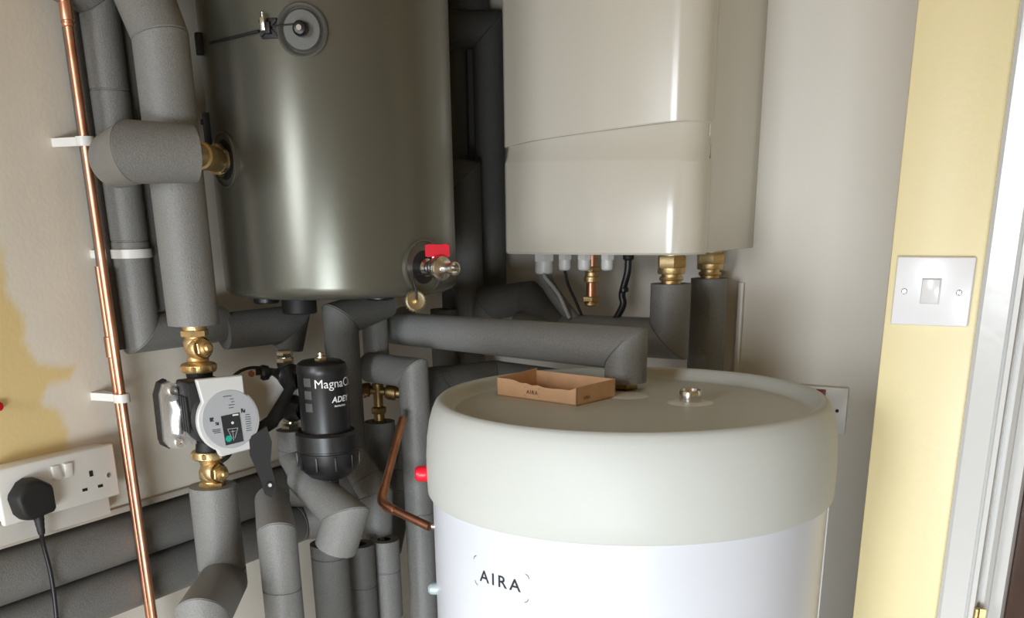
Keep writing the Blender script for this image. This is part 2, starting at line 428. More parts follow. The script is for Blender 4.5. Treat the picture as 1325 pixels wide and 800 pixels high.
MB().box((AX - .03, AY - .032, z), (.02, .012, .012), bev=.002).build('clip_stem', WPLAST, t)

# the thick lagged flow pipe with tee towards the buffer tank
FX, FY = P(246, 380, Z=1.42).x, P(246, 380, Z=1.42).y
FR = .0350
zt = zat(FX, FY, 48)
root = thing('insulated_pipe', vert(FX, FY, 420), 'thick grey lagged pipe above the brass valve and circulator pump', 'insulated pipe')
top2 = P(160, -70, Z=1.31)
MB().tube([vert(FX, FY, 420), (FX, FY, zt), top2, V((top2.x, top2.y, ZC))], [FR, FR * 1.02, FR * 1.12, FR * 1.12], 32, hollow=.012, seam=True).build('straight_sleeve', [FOAM, FOAMEND], root, smooth=28)
# tee sleeve: from the brass tail on the tank leftwards, mitred elbow going back to the wall pipes
T1 = P(250, 199, Z=1.325); T0 = P(172, 195, Z=1.285)
T0.z = T1.z + .001
e1 = P(150, 212, Z=1.37)
d1 = (T0 - T1).normalized()
T2 = T0 + (V((-.07, .03, -.006)))
MB().tube([T1, T0, T2], [.0352, .0375, .035], 32, hollow=.012, seam=True).build('tee_sleeve', [FOAM, FOAMEND], root, smooth=28)

# ---------------------------------------------------------------- the buffer tank
TC, TR = (-1.09, 1.31), .18
tzb = 1.337
tank = thing('buffer_tank', (TC[0], TC[1], tzb), 'silver grey lacquered cylindrical buffer tank hung high in the corner', 'water tank')
MB().lathe([(0, -.004), (TR - .016, -.004), (TR - .006, 0), (TR - .001, .005), (TR, .014), (TR, ZC - tzb - .2), (TR - .01, ZC - tzb - .19), (0, ZC - tzb - .185)], (TC[0], TC[1], tzb), n=96).build('casing', TANK, tank, smooth=45)
def foot(px, py, r, h, m=BLACK):
    p = P(px, py, z=tzb - .004)
    MB().cyl((p.x, p.y, tzb - .004 - h), (0, 0, 1), r, h + .002, 32, ch=.002).build('foot', m, tank)
foot(344, 379, .02, .016); foot(386, 380, .027, .030, BLACKM); foot(491, 377, .022, .013)
def tank_n(p): return V((p.x - TC[0], p.y - TC[1], 0)).normalized()
# top disc: thermometer pocket cover
p = hit(391, 39, TC, TR); n = tank_n(p)
pk = MB().lathe([(.0335, -.006), (.0335, .0015), (.031, .003), (.028, .0015), (.0265, -.001), (.0245, .002), (.0235, .0035), (.012, .0035), (0, .0035)], p, n, 40).build('inspection_cap', TANKRING, tank)
MB().lathe([(0, 0), (.0085, 0), (.0095, .004), (.0095, .012), (.007, .0155), (.003, .0165), (0, .0165)], p + n * .0035, n, 24).lathe([(.0035, 0), (.0035, .003), (0, .003)], p + n * .0195, n, 16, mi=1).build('knob', [BLACK, CHROME], pk)
# cable tie mount and sensor wire
p2 = hit(349, 37, TC, TR); n2 = tank_n(p2); u2 = V((0, 0, 1)).cross(n2)
tm = MB().box(p2 + n2 * .001, (.024, .024, .003), (u2, V((0, 0, 1)), n2), bev=.001).box(p2 + n2 * .0055, (.009, .014, .008), (u2, V((0, 0, 1)), n2), bev=.0015)
tm.box(p2 + n2 * .004, (.03, .003, .003), (u2 * .8 + V((0, 0, .6)), V((0, 0, .8)) - u2 * .6, n2)).box(p2 + n2 * .004, (.03, .003, .003), (u2 * .8 - V((0, 0, .6)), V((0, 0, .8)) + u2 * .6, n2))
tm = tm.build('tie_mount', BLACKM, tank)
MB().box(p2 + n2 * .009 - u2 * .004 + V((0, 0, .004)), (.007, .016, .008), (u2, V((0, 0, 1)), n2), bev=.0012).cyl(p2 + n2 * .009 - u2 * .004 + V((0, 0, .012)), (0, 0, 1), .0025, .006, 12).build('tie_head', CHROME, tm)
w0 = hit(268, 59, TC, TR); w1 = hit(338, 40, TC, TR)
wp = [hit(272 + (335 - 272) * i / 10, 56 - 16 * i / 10, TC, TR + .0035) for i in range(11)]
MB().tube(wp, .0018, 10).build('sensor_wire', BLACKM, tank)
wp = [hit(352 + 34 * i / 6, 33.5 - .5 * i, TC, TR + .006) for i in range(7)]
MB().tube(wp, .001, 8).build('sensor_wire', BLACKM, tank)
# left wall bracket strip with bolt and small plate
bx = P(264, 60, Z=1.60)
mb = MB().box((TC[0] - TR + .004, TC[1] - .045, (zat(-1.27, 1.27, 40) + zat(-1.27, 1.27, 150)) / 2), (.006, .028, .16), bev=.0015)
mb.box(((XL + TC[0] - TR) / 2, TC[1] - .01, 1.62), (abs(XL - (TC[0] - TR)) - .0, .03, .24))
mb.build('wall_bracket', TANKRING, tank)
pb = hit(262, 57, TC, TR); nb = tank_n(pb); ub = V((0, 0, 1)).cross(nb)
MB().box(pb + nb * .004, (.012, .028, .010), (ub, V((0, 0, 1)), nb), bev=.001).build('tie_mount', BLACKM, tank)
pb = hit(276, 168, TC, TR); nb = tank_n(pb); ub = V((0, 0, 1)).cross(nb)
q = hit(272, 168, TC, TR)
MB().box(q + tank_n(q) * .004, (.01, .045, .01), (V((0, 0, 1)).cross(tank_n(q)), V((0, 0, 1)), tank_n(q)), bev=.001).cyl(q + tank_n(q) * .008 + V((0, 0, .01)), tank_n(q), .0035, .004, 6).build('bracket_bolt', BLACKM, tank)
# side port with ring and brass tail
p3 = hit(291, 207, TC, TR); n3 = V((-.33, -.94, 0)).normalized(); n3 = tank_n(p3)
MB().lathe([(.038, -.02), (.038, .002), (.036, .003), (.0345, .0012), (.0345, 0)], p3, n3, 48).lathe([(.0345, 0), (.0265, .0004)], p3, n3, 48).lathe([(.0265, .0006), (.0, .0006)], p3, n3, 32, mi=1).build('port_ring', [TANK, BLACKM], tank)
hx = p3 + n3 * .004
bt = MB().hexn(hx, n3, .0225, .008)
tail_dir = (T1 - (hx + n3 * .008)).normalized()
bt.build('hex_nut', mat('pale_brass', (.75, .68, .52), .3, 1), tank)
L = (T1 - (hx + n3 * .008)).length + .01
MB().lathe([(.0195, -.004), (.0200, .004), (.0168, .006), (.0168, L * .55), (.018, L * .57), (.018, L * .72), (.015, L * .74), (.015, L)], hx + n3 * .008, tail_dir, 32).build('brass_tail', BRASS, tank)
# drain valve
p4 = hit(548, 346, TC, TR); n4 = tank_n(p4)
ring_c = p4
MB().lathe([(.0395, -.02), (.0395, .002), (.037, .003), (.0355, .0010), (.0355, 0)], p4, n4, 48).lathe([(.0355, 0), (.0235, .0004)], p4, n4, 48).lathe([(.0235, .0006), (0, .0006)], p4, n4, 32, mi=1).build('port_ring', [TANK, BLACKM], tank)
dv = thing('drain_valve', p4 + n4 * .001, 'small nickel drain valve with a red lever on the tank casing', 'valve')
vd = (n4 * .8 + V((.55, -.25, .0))).normalized()
b0 = p4 + n4 * .001
MB().lathe([(.011, 0), (.0125, .002), (.0125, .007), (.009, .009), (.0085, .014), (.010, .016), (.012, .019), (.013, .024), (.012, .029), (.010, .031), (.0085, .033)], b0, vd, 24).build('valve_body', CHROME, dv)
mb = MB().lathe([(.0085, .030), (.0165, .032), (.0175, .034), (.0175, .040), (.0165, .043), (.0085, .045), (.0075, .046), (.0078, .062), (.0095, .064), (.0095, .070), (.0072, .0705), (.0068, .058), (0, .058)], b0, vd, 28)
mb.build('hose_tail', CHROME, dv)
hs = b0 + vd * .024
MB().cyl(hs, (0, 0, 1), .0045, .022, 16).build('spindle', CHROME, dv)
hu = (ROT @ V((1, 0, 0))); hu.z = 0; hu.normalize(); hw = V((0, 0, 1)); ha = hu.cross(hw)
lv = MB().prism([(-.012, -.007), (-.012, .008), (-.006, .010), (.006, .009), (.019, .010), (.023, .008), (.023, -.007), (.017, -.009), (.004, -.007), (-.008, -.008)], hs + hw * .023 + ha * .006, hu, hw, -ha, .012)
lv.build('lever', REDH, dv)
capc = P(537, 390, Z=(ROT.transposed() @ (b0 + vd * .02 - CAM)).z - .004)
cn = -(ray(537, 390)).normalized(); cn = (cn + V((.25, .1, .1))).normalized()
hc = thing('blanking_cap', capc, 'round brass blanking cap dangling on a black strap below the drain valve', 'cap')
mb = MB().lathe([(0, -.006), (.0135, -.006), (.0145, -.004), (.0145, .004), (.0125, .006), (.0105, .0055), (0, .005)], capc, cn, 30)
u_, w_, a_ = frame(cn)
for k in range(20):
    a = 2 * pi * k / 20
    mb.box(capc + (u_ * cos(a) + w_ * sin(a)) * .0145, (.0018, .0018, .008), (u_ * cos(a) + w_ * sin(a), w_ * cos(a) - u_ * sin(a), a_))
mb.build('knurled_cap', mat('dull_brass', (.62, .55, .40), .35, 1), hc)
MB().lathe([(0, .005), (.003, .005), (.003, .010), (0, .011)], capc, cn, 12).build('rivet', BRASS, hc)
MB().tube(smooth_path([capc + cn * .009, capc + cn * .010 + V((0, 0, .014)), capc + cn * .005 + V((-.001, 0, .034)), b0 + vd * .015 + V((0, 0, -.0085)) + cn * .004, b0 + vd * .017 + cn * .009, b0 + vd * .019 + V((0, 0, .010))]), .0017, 8).build('strap', BLACKM, hc)

# ---------------------------------------------------------------- valves and pump below the thick pipe
def angle_valve(top, bot, spout, k, name_label, flip=False):
    """brass flanged pump valve between heights top and bot on the axis (FX, FY)"""
    z1, z0 = top, bot; H = z1 - z0
    t = thing('pump_valve', (FX, FY, z0), name_label, 'valve', 'brass valves either side of the pump')
    s = 1 if not flip else -1; base = z0 if not flip else z1
    A = (0, 0, s)
    MB().lathe([(0, 0), (.0235, 0), (.0245, .002), (.0245, .010), (.0225, .012), (.013, .014)], (FX, FY, base), A, 32).hexn((FX, FY, base + s * .001), A, .0262, .009).build('union_nut', BRASS, t)
    mb = MB().lathe([(.012, .012), (.0155, .016), (.0135, .022), (.0150, H * .42), (.0175, H * .5), (.0175, H * .66), (.0145, H * .74), (.0150, H * .8)], (FX, FY, base), A, 28)
    mb.hexn((FX, FY, base + s * H * .76), A, .0195, H * .15); mb.lathe([(.0165, H * .9), (.0165, H), (0, H)], (FX, FY, base), A, 24)
    mb.build('valve_body', BRASS, t)
    c = V((FX, FY, base + s * H * .50)); sp = V(spout).normalized()
    mb = MB().lathe([(0, -.012), (.012, -.008), (.017, 0), (.0175, .008), (.0165, .014), (.0145, .0165), (.0145, .019)], c, sp, 26)
    mb.build('side_boss', BRASS, t)
    MB().hexn(c + sp * .016, sp, .0135, .008).lathe([(.010, 0), (.0105, .004), (.007, .006), (.0065, .010), (.004, .012), (0, .012)], c + sp * .0235, sp, 20).build('spindle_cap', BRASS, t)
zp1 = zat(FX, FY, 485); zp0 = zat(FX, FY, 585)
sp = ROT @ V((.55, .1, -.8))
angle_valve(zat(FX, FY, 421), zat(FX, FY, 481), ROT @ V((.72, .12, -.68)), 0, 'brass isolating valve above the circulator pump, under the thick lagged pipe')
angle_valve(zat(FX, FY, 583), zat(FX, FY, 636), ROT @ V((.80, .2, -.56)), 0, 'brass isolating valve below the circulator pump, above the lagged elbow', flip=True)

pm = thing('circulator_pump', (FX, FY, zp0), 'grey and black circulator pump with a silver casting and round label', 'pump')
pn = V((.925, -.38, 0)).normalized()              # the way the pump's face looks
pu = V((0, 0, 1)).cross(pn).normalized()           # to the right on the face
pw = V((0, 0, 1))
pc = V((FX, FY, (zp0 + zp1) / 2 + .006))
# casting: volute with in and outlet
mb = MB().tube([(FX, FY, zp0 - .004), (FX, FY, zp0 + .012), (FX, FY, zp1 - .012), (FX, FY, zp1 + .004)], [.019, .017, .017, .019], 28)
mb.build('pump_ports', BLACKM, pm)
mb = MB().lathe([(0, -.035), (.030, -.035), (.043, -.026), (.045, -.008), (.044, .004), (.030, .006)], pc, pn, 36); mb.build('volute', STEEL, pm)
def rrect(w, h, r, k=5):
    out = []
    for (cx, cy, a0) in ((w / 2 - r, h / 2 - r, 0), (-w / 2 + r, h / 2 - r, 90), (-w / 2 + r, -h / 2 + r, 180), (w / 2 - r, -h / 2 + r, 270)):
        out += [(cx + r * cos(math.radians(a0 + 90 * i / k)), cy + r * sin(math.radians(a0 + 90 * i / k))) for i in range(k + 1)]
    return out
# silver flange on the left, with its two bolts
fl = MB().prism([(-.066, -.036), (-.064, .030), (-.058, .044), (-.048, .047), (-.036, .040), (-.030, .046), (-.022, .046), (-.022, -.044), (-.036, -.046), (-.050, -.047), (-.060, -.045)], pc - pn * .006, pu, pw, pn, .022)
fl = fl.build('mounting_flange', STEEL, pm, smooth=20)
mb = MB().prism([(-.068, -.034), (-.067, .028), (-.060, .045), (-.050, .049), (-.05, .03), (-.059, .02), (-.059, -.03), (-.05, -.044), (-.058, -.048), (-.066, -.043)], pc - pn * .010, pu, pw, pn, .016); mb.build('flange_gasket', BLACKM, fl)
for s in (1, -1):
    c = pc + pu * -.047 + pw * (.036 * s - .002) + pn * .016
    MB().lathe([(0, 0), (.0062, 0), (.0062, .005), (.0055, .006), (.003, .006), (.003, .0035), (0, .0035)], c, pn, 20).build('bolt', CHROME, fl)
MB().tube([pc + pn * .018 + pu * -.046 + pw * .022, pc + pn * .018 + pu * -.040 + pw * .008, pc + pn * .018 + pu * -.045 + pw * -.008, pc + pn * .018 + pu * -.047 + pw * -.026], [.006, .008, .008, .006], 12).build('cast_rib', STEEL, fl)
# black motor housing
mb = MB().lathe([(.0, 0), (.040, 0), (.044, .004), (.044, .052), (.040, .056), (0, .056)], pc + pn * .004 + pu * .004 - pw * .004, pn, 40)
mb.box(pc + pn * .034 - pu * .012 + pw * .028, (.056, .042, .044), (pu, pw, pn), bev=.003)
for k in range(5): mb.box(pc + pn * (.014 + k * .009) - pu * .0415 + pw * .004, (.003, .05, .004), (pu, pw, pn), bev=.0005)
mb.build('motor_housing', BLACKM, pm)
# white front cover: plate on top merging into a round one, with a corner tab
out = []
R0 = .0455; cc = (.010, -.007)
pts = [(-.030, .0535), (.0365, .0535)]
pts += [(.0365, .026)]
for dg in range(45, -44, -6): pts.append((cc[0] + R0 * cos(math.radians(dg)), cc[1] + R0 * sin(math.radians(dg))))
pts += [(.041, -.0495), (.039, -.052), (-.008, -.0565)]
for dg in range(-118, -222, -6): pts.append((cc[0] + R0 * cos(math.radians(dg)), cc[1] + R0 * sin(math.radians(dg))))
fc = pc + pn * .058
cv = MB().prism(pts, fc, pu, pw, pn, .010).build('front_cover', GPLAST, pm, smooth=30)
bvl = cv.modifiers.new('b', 'BEVEL'); bvl.width = .002; bvl.segments = 2; bvl.limit_method = 'ANGLE'; bvl.angle_limit = .8
lc = fc + pn * .0100 + pu * (cc[0] + .0015) + pw * (cc[1] + .0015)
lb = MB().lathe([(0, .0008), (.0402, .0008), (.041, 0), (.041, -.001)], lc, pn, 56).build('round_label', GDISC, pm)
o = lc + pn * .0009
MB().prism([(-.0135, .006), (.0135, .008), (.0155, -.033), (-.011, -.0355)], o - pn * .0003, pu, pw, pn, .001).build('control_panel', BLACKG, pm)
mb = MB(); o2 = o + pn * .0008
mb.lathe([(0, .0003), (.0045, .0003), (.0045, 0)], o2 + pu * -.006 + pw * -.0265, pn, 24, mi=1)
mb.lathe([(0, .0003), (.002, .0003), (.002, 0)], o2 + pu * .002 + pw * -.005, pn, 16, mi=2)
mb.box(o2 + pu * .0075 + pw * .0055, (.0085, .0022, .0004), (pu, pw, pn), mi=2)
for x0, y0, x1, y1 in ((-.006, -.013, -.001, -.027), (.009, -.013, .003, -.027), (-.006, -.013, .009, -.013), (.001, -.015, .001, -.030), (-.002, -.017, .005, -.017)):
    a, b = V((x0, y0, 0)), V((x1, y1, 0)); c = (a + b) / 2; d = (b - a); l = d.length; d.normalize()
    mb.box(o2 + pu * c.x + pw * c.y, (l, .0007, .0004), ((pu * d.x + pw * d.y), (pw * d.x - pu * d.y), pn), mi=0)
mb.build('panel_marks', [GDISC, TEAL, WPLAST], pm)
mb = MB()
def tiny(x, y, w, h): mb.box(o + pu * x + pw * y, (w, h, .0005), (pu, pw, pn))
for x, y, sz in ((-.027, .003, .0055), (-.020, -.0035, .0045), (.0195, .010, .006)):
    for i in range(4):
        for j in range(4):
            if random.random() < .68: tiny(x + (i - 1.5) * sz / 4, y + (j - 1.5) * sz / 4, sz / 4, sz / 4)
for k in range(4): tiny(.004 + random.uniform(-.002, .002), .028 - k * .004, .007 + random.uniform(-.003, .003), .0008)
tiny(-.001, .0325, .012, .0009); tiny(-.022, -.0115, .012, .0009); tiny(-.022, -.0137, .011, .0009); tiny(-.021, -.0159, .010, .0009)
for k in range(8): tiny(.0255, .0035 - k * .0032, .009 + random.uniform(-.003, 0), .0008)
mb.build('label_print', INK, pm)

# lagged elbow under the pump: foam sleeve, mitre, then off to the lower left
l0 = vert(FX, FY, 628); l1 = vert(FX, FY, 752)
l2 = P(262, 800, Z=1.33); l3 = V((l2.x - .012, l2.y - .005, .05))
lag('insulated_pipe', 'thick light grey foam pipe with an elbow below the pump and its lower brass valve', [l0, l1, l2, l3], [.0342, .0355, .0350, .034], grooves=[(l1 - l0).length * .86], hollow=.015)

# ---------------------------------------------------------------- two big horizontal pipes low on the left wall
HX = -1.305
zlw = zu - .077
eu = P(368, 650, X=HX).y
lag('insulated_pipe', 'upper of two thick lagged pipes running low along the left wall, under the socket', [(HX, -.4, zu), (HX, eu, zu), (HX + .07, eu + .03, zu)], .0375, grooves=[.4 + P(240, 675, X=HX).y + .17])
el = P(392, 690, X=HX).y
lag('insulated_pipe', 'lower of two thick lagged pipes along the left wall, lowest in the frame', [(HX, -.4, zlw), (HX, el, zlw), (HX + .10, el + .05, zlw + .012)], .0375, grooves=[.4 + P(378, 680, X=HX).y])
bs = MB().box((XL + .003, .9, ZLED + .004), (.008, 1.9, .010), bev=.002)
struct(bs.build('trim_3', mat('painted_ledge', (.56, .50, .42), .6)))

# ---------------------------------------------------------------- double socket, trunking, plug
SY0, SY1 = .838, 1.04
A = P(0, 607, X=-1.262); 
sz1 = (P(0, 607, X=-1.262).z + P(145, 575, X=-1.262).z) / 2; sz0 = (P(2, 681, X=-1.262).z + P(153, 643, X=-1.262).z) / 2
sy0 = P(-1, 645, X=-1.262).y; sy1 = P(152, 612, X=-1.262).y
sc_, sh = (sy0 + sy1) / 2, (sz0 + sz1) / 2
so = thing('double_socket', (XL, sc_, sh), 'white twin power socket on the left wall with one black plug in it', 'power socket')
MB().box(((XL - 1.270) / 2, sc_, sh + .001), (1.2999 - 1.270, sy1 - sy0 - .008, sz1 - sz0 - .006), bev=.002).build('back_box', WPLAST2, so)
MB().box((-1.266, sc_, sh), (.009, sy1 - sy0, sz1 - sz0), bev=.003, seg=3).build('faceplate', WPLAST2, so)
FXs = -1.2615
for px, py, tilt in ((72, 612, .10), (87, 608, -.10)):
    q = P(px, py, X=FXs)
    MB().box((FXs + .001, q.y, q.z), (.007, .0125, .020), (V((1, 0, tilt * 1.5)).normalized(), V((0, 1, 0)), V((-tilt * 1.5, 0, 1)).normalized()), bev=.001).build('rocker_switch', WPLAST2, so)
q = P(87, 608, X=FXs)
def slot(px, py, w, h):
    q = P(px, py, X=FXs + .0003)
    MB().box((FXs, q.y, q.z), (.0012, w, h), bev=.0002, seg=1).build('pin_hole', BLACKM, so)
slot(118, 613, .0062, .0085); slot(110, 634, .0085, .0042); slot(130, 629, .0085, .0042)
q = P(140, 615, X=FXs)
MB().lathe([(0, .0008), (.0035, .0012), (.0035, -.001)], (FXs, q.y, q.z), (1, 0, 0), 16).build('screw', CHROME, so)
# trunking box below
trz = max(P(146, 675, X=-1.272).z, ZLED + .0095); q0 = P(143, 650, X=-1.272); qb = P(143, 676, X=-1.272)
tr = tag(MB().box(((XL - 1.274) / 2, (q0.y + .3) / 2 + 0, (sz0 + trz) / 2 - .0004), (1.2999 - 1.274, q0.y - .3, sz0 - trz - .001), bev=.0015).build('cable_trunking', WPLAST2, loc=(XL, .6, sz0 - .04)), 'white square trunking box running left along the wall beneath the twin socket', 'trunking')
# plug
pq = P(43, 645, X=-1.248)
pl = thing('power_plug', (FXs, pq.y, pq.z), 'black three pin plug pushed into the left outlet of the white socket', 'plug')
o5 = [(-.030, .004), (-.028, .010), (-.014, .024), (-.003, .0275), (.010, .026), (.027, .015), (.0285, .010), (.0285, -.020), (.024, -.0245), (-.010, -.0285), (-.018, -.027), (-.026, -.018)]
mb = MB()
lay = [(0, 1.0), (.006, 1.0), (.016, .98), (.022, .92), (.0245, .82)]
N = len(o5); vsx = []
for d_, k in lay: vsx += [V((FXs + .0005 + d_, pq.y + a * k, pq.z + b * k)) for a, b in o5]
fsx = [tuple(range(N)), tuple(reversed(range((len(lay) - 1) * N, len(lay) * N)))]
for i in range(len(lay) - 1): fsx += [(i * N + j, i * N + (j + 1) % N, (i + 1) * N + (j + 1) % N, (i + 1) * N + j) for j in range(N)]
pb_ = mb.add(vsx, fsx).build('plug_body', BLACKM, pl, smooth=40)
bb = pb_.modifiers.new('b', 'BEVEL'); bb.width = .002; bb.segments = 3
x0 = FXs + .012
MB().lathe([(.0072, 0), (.0068, -.006), (.0072, -.007), (.006, -.012), (.0064, -.013), (.0052, -.02), (.0056, -.021), (.0045, -.028)], (x0, pq.y + .004, pq.z - .024), n=18).build('strain_relief', BLACKM, pl)
a0 = V((x0, pq.y + .004, pq.z - .05))
cpts = [a0, P(56, 705, X=-1.2585), P(66, 745, X=-1.2585), P(73, 800, X=-1.2585), P(75, 860, X=-1.2585), P(60, 940, X=-1.2585)]
MB().tube(smooth_path(cpts), .0032, 12).build('cable', BLACK, pl)
# red object at the frame edge
rq = P(-3, 526, X=XL + .006)
rk = thing('red_knob', (XL, rq.y, rq.z), 'small red round knob on the yellow painted patch at the left edge', 'knob')
MB().lathe([(0, .012), (.004, .012), (.006, .010), (.006, .003), (.0045, .0001), (0, .0001)], (XL, rq.y, rq.z), (1, 0, 0), 20).build('knob_body', REDH, rk)

# ---------------------------------------------------------------- pipework under the tank
q1 = V((AX + .014, A2.y + .004, za)); q1 = P(289, 429, X=AX + .016)
q2 = P(377, 419, X=-1.205)
q2.z = q1.z + (q2.z - q1.z)
q3 = P(367, 462, X=-1.16); q3 = V((q2.x - .006, q2.y - .003, zat(q2.x, q2.y, 452)))
lag('insulated_pipe', 'dark lagged pipe under the tank, mitred down towards the nickel nut', [q1, q2, q3], [.0285, .030, .022], m=FOAM_SHADE)
# filter riser
VX, VY = q3.x, q3.y
# L1 : foam below the filter
VXq = P(372, 500, Z=1.575); VX, VY = VXq.x, VXq.y
g0 = vert(VX, VY, 556); g1 = vert(VX, VY, 592)
g2 = P(444, 668, Z=1.56); g3 = P(432, 700, Z=1.56)
lag('insulated_pipe', 'light grey lagged elbow sloping right from under the magnetic filter, with a short slit', [g0, g1, P(395, 618, Z=1.58)], [.0235, .0235, .022], grooves=[.03], hollow=.012)
d0 = P(392, 618, Z=1.58); d1_ = P(447, 668, Z=1.50); d2_ = vert(P(434, 700, Z=1.52).x, P(434, 700, Z=1.52).y, 708)
lb_ = thing('insulated_pipe', d2_, 'short wide foam elbow in front under the filter knob, cut with a dark slit', 'insulated pipe')
MB().tube([d0, d1_, d2_], [.027, .0315, .0315], 30, hollow=.012, seam=True).build('foam_sleeve', [FOAM, FOAMEND], lb_, smooth=28)
sq = P(457, 668, Z=1.475)
MB().box(sq, (.0022, .004, .022), (ROT @ V((1, 0, 0)), ROT @ V((0, 0, 1)), V((0, 0, 1))), bev=.0005).build('slit', FOAMEND, lb_)
r2x, r2y = P(429, 750, Z=1.58).x, P(429, 750, Z=1.58).y
lag('insulated_pipe', 'dark grey vertical lagged pipe below the foam elbow, at the bottom left of centre', [(r2x, r2y, .02), vert(r2x, r2y, 703)], .0285, grooves=[zat(r2x, r2y, 719) - .02], m=FOAM_SHADE)
# L2 : pipe with flared elbow top at 362
r1x, r1y = P(364, 750, Z=1.50).x, P(364, 750, Z=1.50).y
s3 = vert(r1x, r1y, 690); s4 = P(342, 655, Z=1.56)
lag('insulated_pipe', 'grey lagged pipe dropping out of frame right of the foam elbow, elbowed at its top', [(r1x, r1y, .02), s3, P(352, 648, Z=1.56)], [.0292, .0285, .026], grooves=[zat(r1x, r1y, 761) - .02], hollow=.012)
# L3, L4
r3x, r3y = P(468, 750, Z=1.66).x, P(468, 750, Z=1.66).y
lag('insulated_pipe', 'slim vertical lagged pipe with a ragged joint, between two others at bottom centre', [(r3x, r3y, .02), vert(r3x, r3y, 704)], .0240, grooves=[zat(r3x, r3y, 757) - .02], m=FOAM_SHADE)
r4x, r4y = P(500, 750, Z=1.70).x, P(500, 750, Z=1.70).y
lag('insulated_pipe', 'short vertical foam sleeve ending just above the bottom edge, with a slit and joint', [vert(r4x, r4y, 796), vert(r4x, r4y, 698)], .0245, grooves=[zat(r4x, r4y, 737) - zat(r4x, r4y, 796)])
z4 = zat(r4x, r4y, 796)
t = thing('compression_fitting', (r4x, r4y, z4 - .05), 'nickel fitting peeking below the short foam sleeve at the bottom edge', 'pipe fitting')
MB().hexn((r4x, r4y, z4 - .022), (0, 0, 1), .014, .012).lathe([(.011, 0), (.011, .02), (0, .02)], (r4x, r4y, z4 - .012), n=20).build('nut', CHROME, t)
MB().cyl((r4x, r4y, .02), (0, 0, 1), .0075, z4 - .04, 16).build('pipe_tail', COPPER_D, t)
r5 = [P(461, 575, Z=1.70), P(470, 612, Z=1.70), P(490, 660, Z=1.70), P(489, 698, Z=1.72)]
lag('insulated_pipe', 'grey foam pipe bending down beside the filter bowl, behind the small copper pipe', [P(455, 590, Z=1.70), P(487, 640, Z=1.70), vert(P(487, 690, Z=1.70).x, P(487, 690, Z=1.70).y, 712)], [.026, .0275, .025], grooves=[.045])
lag('insulated_pipe', 'shadowed lagged pipe behind the copper pipe, left of the white cylinder', [P(508, 560, Z=1.84), vert(P(512, 640, Z=1.84).x, P(512, 640, Z=1.84).y, 640), P(500, 712, Z=1.80)], [.030, .030, .026], m=FOAM_SHADE, grooves=[.07])
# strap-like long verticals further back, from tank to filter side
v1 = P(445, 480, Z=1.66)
lag('insulated_pipe', 'vertical lagged pipe behind the magnetic filter, mitred at the top under the tank', [vert(v1.x, v1.y, 640), vert(v1.x, v1.y, 412), P(500, 392, Z=1.70)], [.0275, .028, .024], m=FOAM_SHADE)
v2 = P(486, 440, Z=1.72)
lag('insulated_pipe', 'short stub of lagged pipe between tank base and the long sloping foam pipe', [vert(v2.x, v2.y, 466), vert(v2.x, v2.y, 415), vert(v2.x, v2.y, 392)], [.0215, .0215, .0215])
# right vertical in front of the cylinder's left side
rvx, rvy = P(542, 640, Z=1.72).x, P(542, 640, Z=1.72).y
zr = zat(rvx, rvy, 486)
h0 = P(478, 480, Z=1.72)
lag('insulated_pipe', 'lagged pipe running down the left side of the white cylinder, mitred at the top', [(h0.x, h0.y, zr + .004), (rvx, rvy, zr + .004), (rvx, rvy, .02)], [.0245, .0245, .0245], grooves=[(h0 - V((rvx, rvy, h0.z))).length + zr - zat(rvx, rvy, 665)])
k0 = P(567, 560, Z=1.82); k1 = P(569, 492, Z=1.82); k2 = P(690, 478, Z=1.74)
lag('insulated_pipe', 'dark lagged pipe crossing right behind the rim of the white cylinder', [V((k1.x, k1.y, .02)), k1, P(640, 484, Z=1.88), P(760, 500, Z=1.88)], .0245, m=FOAM_SHADE)

# valve in the shadow right of the filter
bq = P(489, 509, Z=1.74)
bv = thing('small_valve', bq, 'small darker brass valve in shadow right of the black filter', 'valve')
mb = MB().lathe([(.009, -.052), (.009, -.034), (.011, -.032), (.011, -.024), (.008, -.022), (.008, .006), (.010, .010), (.010, .016), (0, .018)], bq, n=20).hexn(bq + V((0, 0, -.034)), (0, 0, 1), .0135, .010)
mb.lathe([(0, -.028), (.010, -.026), (.012, -.020), (.012, -.014), (.007, -.012), (.007, .012), (.011, .014), (.013, .020), (.013, .030), (.009, .032), (.009, .045)], bq + V((0, 0, .004)), (.85, .45, -.1), 20)
mb.build('valve_body', mat('darker_brass', (.30, .20, .085), .45, 1), bv)  # brass toned darker than the other valves
MB().lathe([(0, .0), (.012, .0), (.013, .004), (.010, .012), (0, .014)], bq + V((-.018, -.008, .004)), (-.85, -.45, .1), 20).build('knob', COPPER_D, bv)
lag('insulated_pipe', 'black shadowed foam pipe holding up the small darker brass valve', [V((bq.x, bq.y, bq.z - .13)), V((bq.x, bq.y, bq.z - .048))], .026, m=FOAM_SHADE)
# small copper pipe
cu = thing('small_copper_pipe', P(492, 652, Z=1.55), 'thin bent copper pipe running from the shadows into the white cylinder side', 'pipe')
ca_, cb_, cc_ = P(521, 542, Z=1.62), P(492, 652, Z=1.55), P(556, 682, Z=1.51)
MB().tube([ca_, cb_.lerp(ca_, .12)], .0062, 18).build('upper_run', COPPER, cu)
MB().tube([cb_.lerp(cc_, .22), cc_], .0066, 18).build('lower_run', COPPER_D, cu)
MB().tube([cb_.lerp(ca_, .19), cb_.lerp(ca_, .17)] + arc(cb_, cb_.lerp(ca_, .10), cb_.lerp(cc_, .2)) + [cb_.lerp(cc_, .30)], [.0074, .0084] + [.008] * 7 + [.0074], 18).build('elbow', COPPER, cu)

